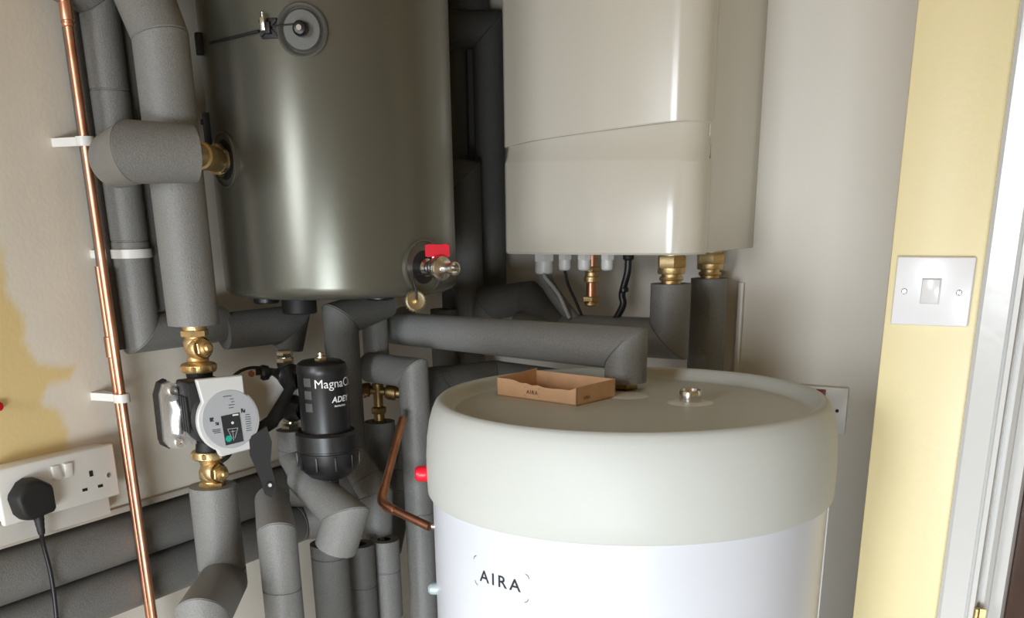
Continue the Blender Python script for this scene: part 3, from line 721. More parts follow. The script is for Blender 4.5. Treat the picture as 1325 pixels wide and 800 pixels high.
# ---------------------------------------------------------------- magnetic filter
fx = P(421, 540, Z=1.50); MX, MY = fx.x, fx.y
mf = thing('magnetic_filter', (MX, MY, zat(MX, MY, 632)), 'black magnetic filter canister with white lettering and a wide lower bowl', 'filter')
zt_, zm_, zb_ = zat(MX, MY, 470), zat(MX, MY, 570), zat(MX, MY, 603)
Hc = zt_ - zm_
RU, RL = .0365, .0455
MB().lathe([(0, Hc + .004), (RU - .008, Hc + .004), (RU - .002, Hc), (RU, Hc - .006), (RU, Hc - .014), (RU - .0006, Hc - .015), (RU - .0006, 0), (RU, -.01)], (MX, MY, zm_), n=48).build('canister', BLACK, mf)
Hb = zm_ - zb_
MB().lathe([(RU - .004, .014), (RL - .004, .016), (RL, .012), (RL, -.010), (RL - .001, -.011), (RL - .001, -.013), (RL, -.014), (RL - .001, -Hb + .012), (RL - .006, -Hb - .004), (RL - .016, -Hb - .014), (.014, -Hb - .020), (0, -Hb - .020)], (MX, MY, zm_), n=56).build('lower_bowl', BLACK, mf)
for k in range(10):
    a = 2 * pi * k / 10; d_ = V((cos(a), sin(a), 0))
    MB().box(V((MX, MY, zm_ - Hb * .55 - .006)) + d_ * (RL), (.003, .0035, Hb * .55), (d_, V((-sin(a), cos(a), 0)), V((0, 0, 1))), bev=.0008).build('grip_rib', BLACK, mf)
kb = V((MX, MY, zm_ - Hb - .018))
mb = MB().lathe([(.011, 0), (.013, -.003), (.013, -.014), (.010, -.017), (0, -.018)], kb, n=8); mb.build('drain_knob', BLACKM, mf)
kc = kb + (ROT @ V((.016, -.004, -.006)))
MB().lathe([(0, 0), (.004, 0), (.0045, .008), (.003, .011), (0, .012)], kc, ROT @ V((.8, -.2, -.3)), 14).build('bleed_screw', CHROME, kb and mf)
# vent on top
MB().hexn((MX, MY, zt_ + .003), (0, 0, 1), .0095, .005).lathe([(.0075, .007), (.0075, .010), (.005, .011), (.005, .015), (0, .015)], (MX, MY, zt_), n=20).build('air_vent', mat('pale_nickel', (.7, .66, .5), .25, 1), mf)
# lettering around the canister
phc = atan2(-MY, -MX) 
def on_can(px, py): 
    p = hit(px, py, (MX, MY), RU); return atan2(p.y - MY, p.x - MX), p.z
RT = RU + .0004
ph, zz = on_can(441, 500)
vs_, fs_ = text_geo('MagnaClean', .0175, 1.0, 0)
MB().add(wrap_pts([V((p.x, p.y, 0)) for p in vs_], (MX, MY), RT, on_can(407, 497)[0] + max(p.x for p in vs_) / RT, on_can(430, 502)[1]), fs_).build('lettering', WINK, mf, smooth=0)
vs_, fs_ = text_geo('ADEY', .0115, 1.05, .0003)
MB().add(wrap_pts([V((p.x + p.y * .2, p.y, 0)) for p in vs_], (MX, MY), RT, on_can(429, 520)[0] + max(p.x for p in vs_) / RT, on_can(440, 520)[1]), fs_).build('maker_name', WINK, mf, smooth=0)
vs_, fs_ = text_geo('PROTECTION', .0032, 1.0, .0001)
MB().add(wrap_pts([V((p.x, p.y, 0)) for p in vs_], (MX, MY), RT, on_can(431, 526)[0] + .012 / RT, on_can(440, 526)[1]), fs_).build('small_print', WINK, mf, smooth=0)
mb = MB()
ph0, z0_ = on_can(400, 512)
for k, (dz) in enumerate((.018, 0, -.018)):
    g = []
    for i in range(5): g += [(i * .003, -.006), (i * .003, .006)]
    vs_ = wrap_pts([V((a, b, 0)) for a, b in g], (MX, MY), RU + .0001, ph0 - .22, z0_ + dz)
    mb.add(vs_, [(2 * i, 2 * i + 2, 2 * i + 3, 2 * i + 1) for i in range(4)])
mb.build('side_icons', mat('dim_grey_print', (.06, .06, .055), .5), mf, smooth=0)
# side assembly: vertical valve line with two black knobs
VXq = P(372, 500, Z=1.575)
VX, VY = VXq.x, VXq.y
mv = thing('filter_valve', vert(VX, VY, 556), 'black and nickel inlet valve block clamped to the left of the filter', 'valve')
def vz(py): return zat(VX, VY, py)
mb = MB().hexn((VX, VY, vz(474)), (0, 0, 1), .0135, .013).hexn((VX, VY, vz(462)), (0, 0, 1), .0125, .010).cyl((VX, VY, vz(476)), (0, 0, 1), .010, .02, 20)
GN = mat('greenish_nickel', (.62, .60, .47), .25, 1); mb.build('union_nut', GN, mv); mb = MB()
mb.hexn((VX, VY, vz(545)), (0, 0, 1), .0125, .012).hexn((VX, VY, vz(558)), (0, 0, 1), .0145, .013).cyl((VX, VY, vz(562)), (0, 0, 1), .0105, .05, 20)
mb.build('union_nut', GN, mv)
MB().lathe([(.019, 0), (.019, .012), (.011, .014)], (VX, VY, vz(571)), n=28).build('collar', WPLAST, mv)
MB().cyl((VX, VY, vz(534)), (0, 0, 1), .0135, vz(478) - vz(534), 24).build('body_pipe', GPLAST, mv)
tof = (V((MX, MY, 0)) - V((VX, VY, 0))).normalized()
for py in (487, 527):
    c = V((VX, VY, vz(py)))
    MB().lathe([(.0, -.004), (.017, -.002), (.0205, .004), (.0205, .016), (.017, .02), (.014, .03), (.014, .05)], c, tof, 28).build('arm', BLACK, mv)
    kd = (ROT @ V((-.80, .0, -.60))).normalized()
    a = MB().lathe([(0, 0), (.013, 0), (.014, .006), (.0095, .010), (.0095, .024), (.012, .026), (.0125, .034), (.010, .038), (0, .038)], c + kd * .006, kd, 18).build('knob', BLACK, mv)
    MB().lathe([(.0055, .0382), (.0055, .044), (.0035, .045), (0, .045)], c + kd * .006, kd, 12).build('knob_tip', BLACKM, a)
# the second grey housing seen behind the pump and its black bracket strap
dq = P(333, 516, Z=1.545)
hb = thing('pump_back_housing', dq, 'round pale grey housing half hidden behind the pump, with a rusty bolt', 'housing')
dnr = -(ray(335, 516)).normalized(); dnr = (dnr + V((.15, 0, 0))).normalized()
MB().lathe([(0, -.02), (.040, -.02), (.0435, -.016), (.0435, -.003), (.0415, 0), (0, .0005)], dq, dnr, 48).build('grey_cover', GPLAST, hb)
MB().lathe([(.044, -.024), (.0485, -.022), (.0485, -.010), (.044, -.009)], dq, dnr, 48).build('black_rim', BLACKM, hb)
q = P(325, 484, Z=1.52)
MB().hexn(q, dnr, .005, .006).build('rusty_bolt', mat('rust', (.22, .06, .03), .6, .4), hb)
sq_ = [(322, 566), (330, 562), (345, 552), (352, 572), (350, 600), (356, 622), (356, 638), (350, 644), (343, 640), (336, 618), (324, 590)]
c0 = P(338, 590, Z=1.47); nn = (V((.80, -.60, 0))).normalized(); uu = V((0, 0, 1)).cross(nn); 
pl_ = []
for x, y in sq_:
    r = ray(x, y); t_ = (c0 - CAM).dot(nn) / r.dot(nn); p = CAM + r * t_
    pl_.append(((p - c0).dot(uu), (p - c0).z))
st = MB().prism(pl_, c0, uu, V((0, 0, 1)), nn, -.006)
sb = thing('black_bracket', c0, 'black tapering metal bracket hanging down between pump and filter', 'bracket')
st.build('plate', BLACKM, sb)
r = ray(349, 628); t_ = (c0 - CAM).dot(nn) / r.dot(nn); hp = CAM + r * t_
MB().lathe([(.003, 0), (.0055, .0), (.0055, .002), (.003, .002)], hp, nn, 20).lathe([(0, .0008), (.003, .0008)], hp, nn, 16, mi=1).build('eyelet', [BLACK, GPLAST], sb)
up_ = P(340, 545, Z=1.485)
MB().tube([P(330, 560, Z=1.485), P(352, 546, Z=1.50), P(377, 500, Z=1.52), P(372, 478, Z=1.53)], [.010, .010, .007, .006], 12).build('strap_arm', BLACKM, sb)
MB().tube(smooth_path([P(286, 598, Z=1.45), P(296, 590, Z=1.46), P(304, 575, Z=1.48), P(312, 560, Z=1.49)]), .0028, 10).build('cable', BLACKM, sb)

# ---------------------------------------------------------------- dark vertical pipes in the corner
def vl(label, px, py, Z, y0, y1, r, extra_top=None, extra_bot=None, m=FOAM_SHADE, gr=()):
    p = P(px, py, Z=Z); path = []
    if extra_bot: path += extra_bot(p)
    path += [vert(p.x, p.y, y1) if y1 < 900 else V((p.x, p.y, .02)), vert(p.x, p.y, y0) if y0 > -50 else V((p.x, p.y, ZC))]
    if extra_top: path += extra_top(p)
    return lag('insulated_pipe', label, path, r, m=m)
p = P(606, 350, Z=1.98)
lag('insulated_pipe', 'dark vertical lagged pipe right of the tank, mitred left at its top', [V((p.x, p.y, .02)), vert(p.x, p.y, 228), P(570, 222, Z=1.92)], [.0285] * 3, m=FOAM_SHADE)
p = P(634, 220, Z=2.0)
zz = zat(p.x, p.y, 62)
lag('insulated_pipe', 'dark vertical lagged pipe close to the wall heater, turning left near the top', [V((p.x, p.y, zat(p.x, p.y, 400))), V((p.x, p.y, zz + .03)), P(560, 42, Z=1.90)], [.029, .029, .04], m=FOAM_SHADE)
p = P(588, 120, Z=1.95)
lag('insulated_pipe', 'dim lagged pipe right against the edge of the tank, upper part', [vert(p.x, p.y, 205), vert(p.x, p.y, 60)], .024, m=FOAM_SHADE)
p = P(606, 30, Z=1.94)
lag('insulated_pipe', 'dim lagged pipe rising to the ceiling in the dark gap beside the heater', [vert(p.x, p.y, 60), V((p.x, p.y, ZC))], .040, m=FOAM_SHADE)
# added pipe, dark in colour, standing for the shade in that corner gap
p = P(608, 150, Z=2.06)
lag('insulated_pipe', 'added dark lagged pipe standing in for shade in the gap beside the tank', [V((p.x, p.y, zat(p.x, p.y, 240))), V((p.x, p.y, ZC))], .031, m=FOAM_SHADE)
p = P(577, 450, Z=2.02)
lag('insulated_pipe', 'lagged pipe rising behind the left end of the long foam pipe', [V((p.x, p.y, 0)), vert(p.x, p.y, 400)], .028, m=FOAM_SHADE)
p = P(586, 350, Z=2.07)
lag('insulated_pipe', 'dim lagged pipe peeping out between the drain valve and the next vertical pipe', [V((p.x, p.y, 0)), vert(p.x, p.y, 250)], .024, m=FOAM_SHADE)
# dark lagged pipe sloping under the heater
lag('insulated_pipe', 'dark foam elbow low in the gap between heater and long foam pipe', [P(622, 430, Z=2.02), P(634, 392, Z=1.98), P(684, 386, Z=1.93), P(730, 432, Z=1.88)], [.03, .031, .031, .03], m=FOAM_SHADE)

# ---------------------------------------------------------------- the white wall-hung heater
BYF, BYC = 1.60, 1.655                               # front of the cover, front of the chassis
bl = P(652, 328, Y=BYF); brc = P(970, 325, Y=BYC)
bz = 1.3795; bx0 = bl.x; bxc = -.6190; bxf = -.6160
hb_ = thing('wall_heater', ((bx0 + bxc) / 2, YB, bz), 'cream white wall-hung heating unit with a wavy split front cover', 'heating unit')
MB().box(((bx0 + .006 + bxc) / 2, (BYC + YB) / 2, (bz + .001 + 2.35) / 2), (bxc - bx0 - .006, YB - BYC - .0005, 2.35 - bz - .001), bev=.003).build('chassis', BOILER, hb_)
def cover_outline(inset=0., fy=0., x1=None):
    x0, x1 = bx0 + inset, (x1 or bxf) - inset; y0 = BYF + inset + fy
    r = .050; r2 = .010; pts = [(x0, BYC - .0005)]
    for i in range(5): a = pi + i / 4 * pi / 2; pts.append((x0 + r2 + r2 * cos(a), y0 + r2 + r2 * sin(a)))
    n_ = 14
    for i in range(1, n_): # gentle bow of the front
        tt = i / n_; pts.append((x0 + r2 + (x1 - r - x0 - r2) * tt, y0 - .010 * sin(pi * tt) * 1.0))
    for i in range(9): a = -pi / 2 + i / 8 * pi / 2; pts.append((x1 - r + r * cos(a), y0 + r + r * sin(a)))
    pts.append((x1, BYC - .0005)); return pts
# lower cover: flat shell; upper cover laps over it with a wavy lower edge
lo_pts = cover_outline(.0045); up_pts = cover_outline(0.)
N = len(lo_pts)
zsplit = .0
mb = MB(); rows = [bz, bz + .003, zat(bx0, BYF, 208) , 1.75]
ins = [.002, 0, 0, 0]
# lower cover swells slightly: flush with the upper below, stepping in above the ledge line
zl = P(700, 205, Y=BYF).z; zr_ = P(910, 203, Y=BYF + .02).z
def shell(mb, profile_rows):
    vs = []
    for outline, zf in profile_rows:
        for i, (x, y) in enumerate(outline): vs.append((x, y, zf(x) if callable(zf) else zf))
    fs = []
    for k in range(len(profile_rows) - 1):
        for i in range(N - 1): fs.append((k * N + i, k * N + i + 1, (k + 1) * N + i + 1, (k + 1) * N + i))
    fs.append(tuple(range(N))); fs.append(tuple(reversed(range((len(profile_rows) - 1) * N, len(profile_rows) * N))))
    return mb.add(vs, fs)
def zledge(x): return zl + (zr_ - zl) * (x - bx0) / (bxf - bx0)
shell(mb, [(cover_outline(.002), bz), (cover_outline(.0), bz + .003), (cover_outline(.0), lambda x: zledge(x) - .006), (cover_outline(.0015), lambda x: zledge(x) - .001), (cover_outline(.004, .010), lambda x: zledge(x) + .035), (cover_outline(.004, .011), 1.78)])
mb.build('lower_cover', BOILER, hb_, smooth=22)
# wavy edge heights measured along x
wz = [(652, 191), (680, 184), (720, 178), (770, 171), (820, 164), (860, 158.5), (885, 156), (905, 156.5), (926, 159)]
wpts = [(P(x, y, Y=BYF).x, P(x, y, Y=BYF).z) for x, y in wz]
def zwave(x):
    if x <= wpts[0][0]: return wpts[0][1]
    for a, b in zip(wpts, wpts[1:]):
        if x <= b[0]: return a[1] + (b[1] - a[1]) * (x - a[0]) / (b[0] - a[0])
    return wpts[-1][1]
mb = MB(); shell(mb, [(cover_outline(.006), lambda x: zwave(x) + .001), (cover_outline(.001), lambda x: zwave(x)), (cover_outline(0), lambda x: zwave(x) + .0015), (cover_outline(0), lambda x: 2.33), (cover_outline(.006), lambda x: 2.335)])
mb.build('upper_cover', BOILER, hb_, smooth=22)
# underside fittings
def gland(px, py0, py1, r, Y, label=None, m=WPLAST):
    p = P(px, py0, Y=Y); z1 = bz - .0005; z0 = zat(p.x, p.y, py1); H = z1 - z0
    MB().hexn((p.x, p.y, z1 - H * .42), (0, 0, 1), r, H * .42).lathe([(r * .62, 0), (r * .82, .002), (r * .88, H * .2), (r * .86, H * .6), (0, H * .62)], (p.x, p.y, z0), n=14).build('cable_gland', m, hb_)
    return p, z0
GY = 1.70
ga, gza = gland(704, 335, 355, .0190, GY); gb, gzb = gland(731, 335, 350, .0130, GY); gc, gzc = gland(756, 335, 350, .0130, GY - .012); gd, gzd = gland(786, 335, 350, .0125, GY)
ge, gze = gland(813, 335, 337, .011, GY, m=BLACKM)
# foam covered cable bundle and white lead from the big gland
tag(MB().tube(smooth_path([V((ga.x, ga.y, gza)), P(709, 368, Y=GY), P(725, 392, Y=GY), P(748, 420, Y=GY)]), [.0125] * 25, 18).build('cable_sleeve', FOAM, loc=(ga.x, ga.y, gza)), 'grey sleeved cable hanging from the biggest white gland under the heater', 'cable')
tag(MB().tube(smooth_path([V((ga.x + .004, ga.y - .008, gza + .002)), P(706, 360, Y=GY - .02), P(722, 380, Y=GY - .022), P(737, 412, Y=GY - .018)]), .0034, 12).build('pale_cable', GREY_CABLE, loc=(ga.x, ga.y, gza)), 'pale thin cable curving over the sleeved cable under the heater', 'cable')
tag(MB().tube(smooth_path([V((gb.x, gb.y, gzb)), P(735, 368, Y=GY), P(745, 390, Y=GY), P(756, 416, Y=GY)]), .0026, 10).build('thin_cable', BLACKM, loc=(gb.x, gb.y, gzb)), 'thin black cable from the second white gland under the heater', 'cable')
tag(MB().tube(smooth_path([V((ge.x, ge.y, gze + .01)), P(812, 352, Y=GY), P(805, 380, Y=GY), P(806, 395, Y=GY), P(794, 418, Y=GY)]), [.0062] * 33, 12).lathe([(.0065, 0), (.008, .002), (.008, .007), (.0065, .009)], P(807, 372, Y=GY), (.2, 0, -1), 12).build('power_cable', BLACK, loc=(ge.x, ge.y, gze)), 'thicker black cable hanging below the black gland of the heater', 'cable')
# capped copper stub
cs = P(766, 335, Y=GY + .018)
def cz(py): return zat(cs.x, cs.y, py)
ct_ = thing('drain_stub', (cs.x, cs.y, cz(396)), 'short copper and brass capped stub hanging beneath the heater', 'pipe fitting')
MB().cyl((cs.x, cs.y, cz(394)), (0, 0, 1), .0098, bz - cz(394) - .0005, 20).build('copper_tube', COPPER, ct_)
MB().lathe([(.010, 0), (.0140, .002), (.0140, .010), (.0120, .012), (.0120, .018), (.0135, .020), (.0135, .024), (.010, .026)], (cs.x, cs.y, cz(366)), n=24).hexn((cs.x, cs.y, cz(351)), (0, 0, 1), .0158, .008).build('compression_nut', BRASS, ct_)
MB().hexn((cs.x, cs.y, cz(390)), (0, 0, 1), .0172, .009).lathe([(.011, 0), (.0135, .002), (.0135, .006), (0, .008)], (cs.x, cs.y, cz(396)), n=20).build('end_cap', BRASS, ct_)
# pipe connections
def conn(px, pyt, pyb, Y, label):
    p = P(px, (pyt + pyb) / 2, Y=Y); z0 = zat(p.x, p.y, pyb); H = bz - z0 - .001
    t = thing('pipe_connector', (p.x, p.y, z0), label, 'pipe fitting', 'brass connectors under the heater')
    MB().lathe([(.0205, H), (.0205, H * .9), (.017, H * .88), (.017, -.004)], (p.x, p.y, z0), n=24).lathe([(.0225, 0), (.0235, .002), (.0235, H * .2), (.021, H * .23)], (p.x, p.y, z0 + H * .32), n=28).build('tail_piece', BRASS, t)
    MB().hexn((p.x, p.y, z0 + H * .52), (0, 0, 1), .0255, H * .40).lathe([(.0195, 0), (.0205, .003), (.0195, .006)], (p.x, p.y, z0 + H * .1), n=28).build('union_nut', BRASS, t)
    return p, z0
cl, clz = conn(869, 327, 367, 1.705, 'brass union on the left of two pipes under the heater')
cr, crz = conn(919, 326, 360, 1.835, 'brass union on the rearmost right pipe under the heater')
zb = P(868, 439, Y=1.70).z
lag('insulated_pipe', 'foam pipe dropping from the left brass union and mitred left behind the long foam pipe', [V((cl.x, cl.y, clz)), V((cl.x, cl.y, zb)), V((-1.0, 1.705, zb))], .0345, hollow=.016)
lag('insulated_pipe', 'foam pipe from the right brass union dropping straight behind the white cylinder', [V((cr.x, cr.y, crz)), V((cr.x, cr.y, .02))], .0335, hollow=.016)
mt = MB().box((cr.x + .040, YB - .0042, .66), (.010, .008, 1.32), bev=.001); tag(mt.build('shading_strip', WPLAST, loc=(cr.x + .04, YB - .004, .1)), 'added thin white strip for shading on the back wall beside the right lagged pipe', 'trunking')  # added strip stands for a thin band of shading on the wall

# ---------------------------------------------------------------- the white cylinder
ZL = 1.2025
CC = (-.5634, 1.2483); CR = .265
cy = thing('water_cylinder', (CC[0], CC[1], 0), 'large white hot water cylinder with a cream cap and dished lid', 'water cylinder')
zlip = 1.094
MB().lathe([(0, 0), (CR - .01, 0), (CR, .01), (CR, zlip + .01), (0, zlip + .01)], (CC[0], CC[1], 0), n=160).build('casing', BODYW, cy, smooth=45)
MB().lathe([(CR - .003, zlip), (.2695, zlip), (.2712, zlip + .003), (.2718, 1.12), (.2715, 1.145), (.2695, 1.17), (.266, 1.19), (.2615, 1.205), (.2570, 1.2145), (.2520, 1.2190), (.2480, 1.2190), (.2445, 1.2178), (.2422, 1.2150), (.2395, 1.2095), (.2370, 1.2052), (.2340, 1.2030), (.230, 1.2020)], (CC[0], CC[1], 0), n=160).build('cap_ring', CAPM, cy, smooth=45)
ld = MB().lathe([(.2325, 1.2005), (.2315, ZL), (.225, ZL), (0, ZL)], (CC[0], CC[1], 0), n=128).build('lid', LIDM, cy, smooth=45)
# vertical seam of the casing on the right side
sa = P(1062, 740, Z=1.33); ph = atan2(sa.y - CC[1], sa.x - CC[0])
hs_ = hit(1066.5, 745, CC, CR); ph = atan2(hs_.y - CC[1], hs_.x - CC[0])
MB().box((CC[0] + CR * cos(ph), CC[1] + CR * sin(ph), zlip / 2), (.003, .004, zlip - .002), ((cos(ph), sin(ph), 0), (-sin(ph), cos(ph), 0), (0, 0, 1)), bev=.001).build('casing_seam', BODYW, cy)
# logo on the casing
def on_cyl(px, py): p = hit(px, py, CC, CR); return atan2(p.y - CC[1], p.x - CC[0]), p.z
RT = CR + .0004
pl0, zl0 = on_cyl(627, 751); pl1, zl1 = on_cyl(666, 765)
wdt = (pl1 - pl0) * CR
vs_, fs_ = text_geo('AIRA', 1.0, 1.35, .012)
xs = [p.x for p in vs_]; k_x = (on_cyl(674, 760)[0] - on_cyl(621, 750)[0]) * CR / (max(xs) - min(xs)); hgt = (on_cyl(648, 742)[1] - on_cyl(648, 757)[1]) * 1.0 / max(p.y for p in vs_)
mid = (on_cyl(674, 760)[0] + on_cyl(621, 750)[0]) / 2; xm = (max(xs) + min(xs)) / 2
z_base = (on_cyl(628, 752)[1] + on_cyl(668, 767)[1]) / 2
mb = MB().add(wrap_pts([V(((p.x - xm) * k_x, p.y * hgt, 0)) for p in vs_], CC, RT, mid, z_base), fs_)
for (px, py, sx, sy) in ((613, 718, 1, 1), (615, 756, 1, -1), (685, 744, -1, 1), (684, 781, -1, -1)):
    ph, zz = on_cyl(px, py); rr = .0055
    cen = V((sx * rr, -sy * rr, 0)); g = []
    for i in range(9):
        a = i / 8 * pi / 2
        for r_ in (rr, rr - .0008): g.append(V((cen.x - sx * r_ * cos(a), cen.y + sy * r_ * sin(a), 0)))
    mb.add(wrap_pts(g, CC, RT, ph, zz), [(2 * i, 2 * i + 2, 2 * i + 3, 2 * i + 1) for i in range(8)])
mb.build('logo', INK, cy, smooth=0)
# things on the left side of the casing
def side(px, py, R):
    r = ray(px, py); n_ = V((r.y, -r.x, 0)).normalized() * -1     # leftwards, square to the view ray
    if n_.x > 0: n_ = -n_
    p = V((CC[0], CC[1], 0)) + n_ * R; zz = zat(p.x, p.y, py); return V((p.x, p.y, zz)), n_
p, n_ = side(545, 613, .2708); MB().lathe([(0, .017), (.006, .017), (.009, .015), (.0105, .011), (.0105, .002), (.0125, 0), (.0125, -.004)], p, n_, 24).build('red_plug', RED, cy)
p, n_ = side(551, 762, CR); MB().lathe([(0, .012), (.004, .012), (.0075, .009), (.0085, .004), (.0085, 0), (.0085, -.003)], p, n_, 24).build('bolt', SILT, cy)
p, n_ = side(554, 681, CR); MB().lathe([(0, .004), (.004, .004), (.005, 0), (.005, -.002)], p, n_, 16).build('bolt', CHROME, cy)
# lid bosses
def boss(px, py, r, h):
    p = P(px, py, z=ZL)
    b = MB().lathe([(0, .0022), (.012, .0022), (r - .006, .0014), (r, 0), (r, -.001)], (p.x, p.y, ZL), n=40).build('lid_boss', WPLAST, cy)
    return p, b
p, b = boss(893, 521, .031, 0)
MB().lathe([(.0115, 0), (.0145, .001), (.0150, .004), (.0150, .014), (.0140, .0155), (.0125, .0155), (.0115, .012), (0, .011)], (p.x, p.y, ZL + .0015), n=36).build('nickel_nut', CHROME, b)
# pipe landing on the lid, its brass nut and long run
lp = P(806, 497, z=ZL)
p, b = boss(812, 512, .031, 0)
hx_, hy_ = P(809, 504, z=ZL).x, P(809, 504, z=ZL).y
MB().hexn((hx_, hy_, ZL + .0015), (0, 0, 1), .019, .014).cyl((hx_, hy_, ZL + .0015), (0, 0, 1), .012, .022, 24).build('brass_nut', mat('dark_brass', (.4, .28, .12), .35, 1), b)
pz0 = zat(hx_, hy_, 494)
zt2 = P(808, 451, Y=hy_).z
e0 = P(512, 425, Z=1.78); 
lag('insulated_pipe', 'long light grey foam pipe sloping across and mitred down onto the cylinder lid', [V((hx_, hy_, pz0)), V((hx_, hy_, zt2)), e0, P(524, 416, Z=1.93)], [.0305, .0305, .0272, .0272], hollow=.014)
u_l = (V((hx_, hy_, zt2)) - e0).normalized()
ep = e0 + u_l * .014 + (-(ray(512, 425)).normalized()) * .0272
tag(MB().box(ep + u_l * .002, (.016, .003, .005), (u_l, (ray(512, 425)).normalized(), V((0, 0, 1))), bev=.001).build('cable_tie', BLACKM, loc=ep), 'small black tie tail on the left end of the long foam pipe', 'tie')

# cardboard tray on the lid
zb0 = ZL
a_, b_, c_ = P(643, 512, z=zb0), P(746, 526, z=zb0), P(797, 516, z=zb0)
ux = (b_ - a_).normalized(); uy = V((-ux.y, ux.x, 0)); Lx = (b_ - a_).length; Ly = .088
Hh = .0255; th = .0016
cb = thing('cardboard_tray', ((a_ + b_) / 2), 'shallow open cardboard tray with a torn front edge on the lid', 'box')
def loc(x, y, z): return a_ + ux * x + uy * y + V((0, 0, z))
MB().box(loc(Lx / 2, Ly / 2, th / 2 + .0002), (Lx, Ly, th), (ux, uy, V((0, 0, 1)))).build('base', CARD_IN, cb)
tops = [(0, Hh), (.018, Hh), (.026, Hh - .001), (.034, Hh - .0035), (.042, Hh - .003), (.05, Hh - .0052), (.058, Hh - .004), (.066, Hh - .006), (.078, Hh - .0062), (.090, Hh - .0052), (.10, Hh - .0055), (Lx, Hh - .0015)]
tops = [(x * Lx / .11 if x < .105 else x, z) for x, z in tops]; tops = [t_ for t_ in tops if t_[0] <= Lx + 1e-6]
MB().prism([(0, 0), (Lx, 0)] + [(x, z) for x, z in reversed(tops)], loc(0, 0, 0), ux, V((0, 0, 1)), uy, th).build('front_side', CARD, cb, smooth=0)
MB().prism([(0, 0), (Lx, 0), (Lx, Hh), (0, Hh)], loc(0, Ly, 0), ux, V((0, 0, 1)), -uy, th).build('back_side', CARD, cb, smooth=0)
MB().prism([(0, 0), (Ly, 0), (Ly, Hh + .003), (Ly * .5, Hh + .001), (0, Hh)], loc(0, 0, 0), uy, V((0, 0, 1)), ux, th).build('left_side', CARD, cb, smooth=0)
MB().prism([(0, 0), (Ly, 0), (Ly, Hh), (0, Hh - .001)], loc(Lx, 0, 0), uy, V((0, 0, 1)), -ux, th).build('right_side', CARD, cb, smooth=0)
mb = MB(); text_flat(mb, 'AIRA', .0075, loc(Lx * .46, 0, .0085), ux, V((0, 0, 1)), -uy, 1.3, .0001)
for sx, sz in ((-1, 1), (1, 1), (-1, -1), (1, -1)):
    mb.box(loc(Lx * .46 + sx * .0125, -.0004, .0112 + sz * .0055), (.0018, .0004, .0004), (ux, uy, V((0, 0, 1))))
text_flat(mb, 'AIRA', .0062, loc(Lx, Ly * .25, .007), uy, V((0, 0, 1)), ux, 1.1, .0001)
mb.build('print', INKBR, cb, smooth=0)

# ---------------------------------------------------------------- spur switch behind the cylinder
sp1 = P(1098, 503, Y=YB - .01); sp0 = P(1095, 563, Y=YB - .01)
sw = sp1.z - sp0.z; sx1 = sp1.x; sx0 = sx1 - .086
ss = thing('spur_switch', ((sx0 + sx1) / 2, YB, (sp0.z + sp1.z) / 2), 'white wall switch plate with a red rocker half hidden behind the cylinder', 'switch')
MB().box(((sx0 + sx1) / 2, YB - .005, (sp0.z + sp1.z) / 2), (sx1 - sx0, .0098, sw), bev=.002, seg=2).build('plate', WPLAST2, ss)
q = P(1062, 508, Y=YB - .011)
MB().box((q.x, YB - .0115, q.z), (.018, .004, .011), bev=.001).build('rocker', mat('dark_red', (.22, .012, .012), .4), ss)
q = P(1083, 532, Y=YB - .011)
MB().lathe([(0, .0008), (.0032, .0008), (.0032, -.001)], (q.x, YB - .010, q.z), (0, -1, 0), 16).build('screw', BLACKM, ss)

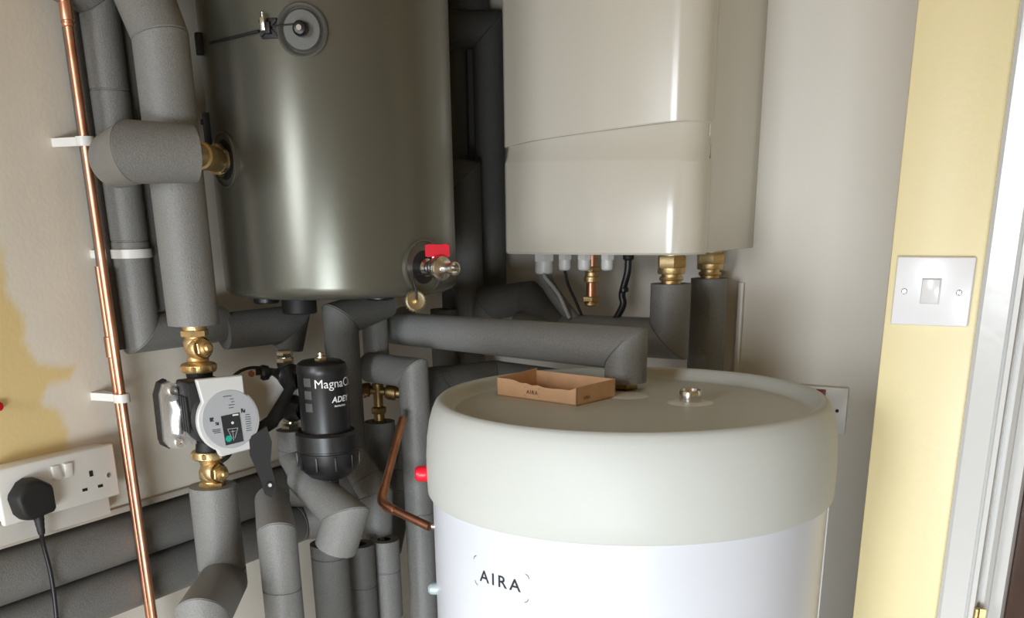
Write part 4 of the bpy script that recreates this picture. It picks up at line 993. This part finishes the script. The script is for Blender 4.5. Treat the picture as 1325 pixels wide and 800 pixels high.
# ---------------------------------------------------------------- light switch on the pier
c4 = [P(*q, Y=YP - .008) for q in ((1159.5, 333), (1263, 332), (1153.5, 419.5), (1252, 424))]
lx0, lx1 = (c4[0].x + c4[2].x) / 2, (c4[1].x + c4[3].x) / 2; lz1, lz0 = (c4[0].z + c4[1].z) / 2, (c4[2].z + c4[3].z) / 2
ls = thing('light_switch', ((lx0 + lx1) / 2, YP, (lz0 + lz1) / 2), 'square white single light switch on the yellow wall by the door', 'light switch')
MB().box(((lx0 + lx1) / 2, YP - .0042, (lz0 + lz1) / 2), (lx1 - lx0, .0083, lz1 - lz0), bev=.002, seg=3).build('plate', mat('white_switch_plastic', (.80, .80, .82), .25), ls)
q = P(1204, 377, Y=YP - .010)
MB().box((q.x, YP - .0092, q.z), (.0235, .0015, .032), bev=.0004).build('rocker_surround', GPLAST, ls)
MB().box((q.x, YP - .0098, q.z), (.0215, .004, .030), ((1, 0, 0), V((0, 1, .06)).normalized(), V((0, -.06, 1)).normalized()), bev=.0008).build('rocker', mat('white_switch_plastic_rocker', (.74, .74, .75), .22), ls)
for px in (1170, 1241):
    q = P(px, 377 if px < 1200 else 379, Y=YP - .009)
    MB().lathe([(0, .0012), (.0025, .0012), (.0036, .0004), (.0036, -.001)], (q.x, YP - .0083, q.z), (0, -1, 0), 18).box((q.x, YP - .0098, q.z), (.0008, .0006, .0055), mi=1).build('screw', [CHROME, BLACKM], ls)

# ---------------------------------------------------------------- light
def area(name, loc, target, sx, sy, power, col, spread=180):
    l = bpy.data.lights.new(name, 'AREA'); l.shape = 'RECTANGLE'; l.size = sx; l.size_y = sy; l.energy = power; l.color = col; l.spread = math.radians(spread)
    o = bpy.data.objects.new(name, l); C.objects.link(o); o.location = loc
    o.rotation_euler = (V(target) - V(loc)).to_track_quat('-Z', 'Y').to_euler(); return o
area('window_daylight', ((wx0 + wx1) / 2, YR - .02, (wz0 + wz1) / 2), (-.95, 1.2, -.3), wx1 - wx0 - .08, wz1 - wz0 - .08, 22, (.90, .95, 1.0), 95)
area('low_daylight_fill', ((gx0 + gx1) / 2, YR - .02, (gz0 + gz1) / 2), (-.85, 1.2, -.55), gx1 - gx0 - .08, gz1 - gz0 - .08, 44, (.86, .94, 1.0), 95)  # cool light from below, given an added opening as its source
w = bpy.data.worlds.new('world'); SC.world = w; w.use_nodes = True
w.node_tree.nodes['Background'].inputs['Color'].default_value = (.75, .85, 1, 1); w.node_tree.nodes['Background'].inputs['Strength'].default_value = .6

SC.view_settings.view_transform = 'Standard'; SC.view_settings.look = 'None'
SC.view_settings.gamma = 1; SC.view_settings.exposure = 0.05; SC.view_settings.use_curve_mapping = False
SC.cycles.use_denoising = True
SC.cycles.max_bounces = 8; SC.cycles.diffuse_bounces = 5
SC.cycles.sample_clamp_indirect = 4
for o in bpy.data.objects:
    if '_o' in o: del o['_o']
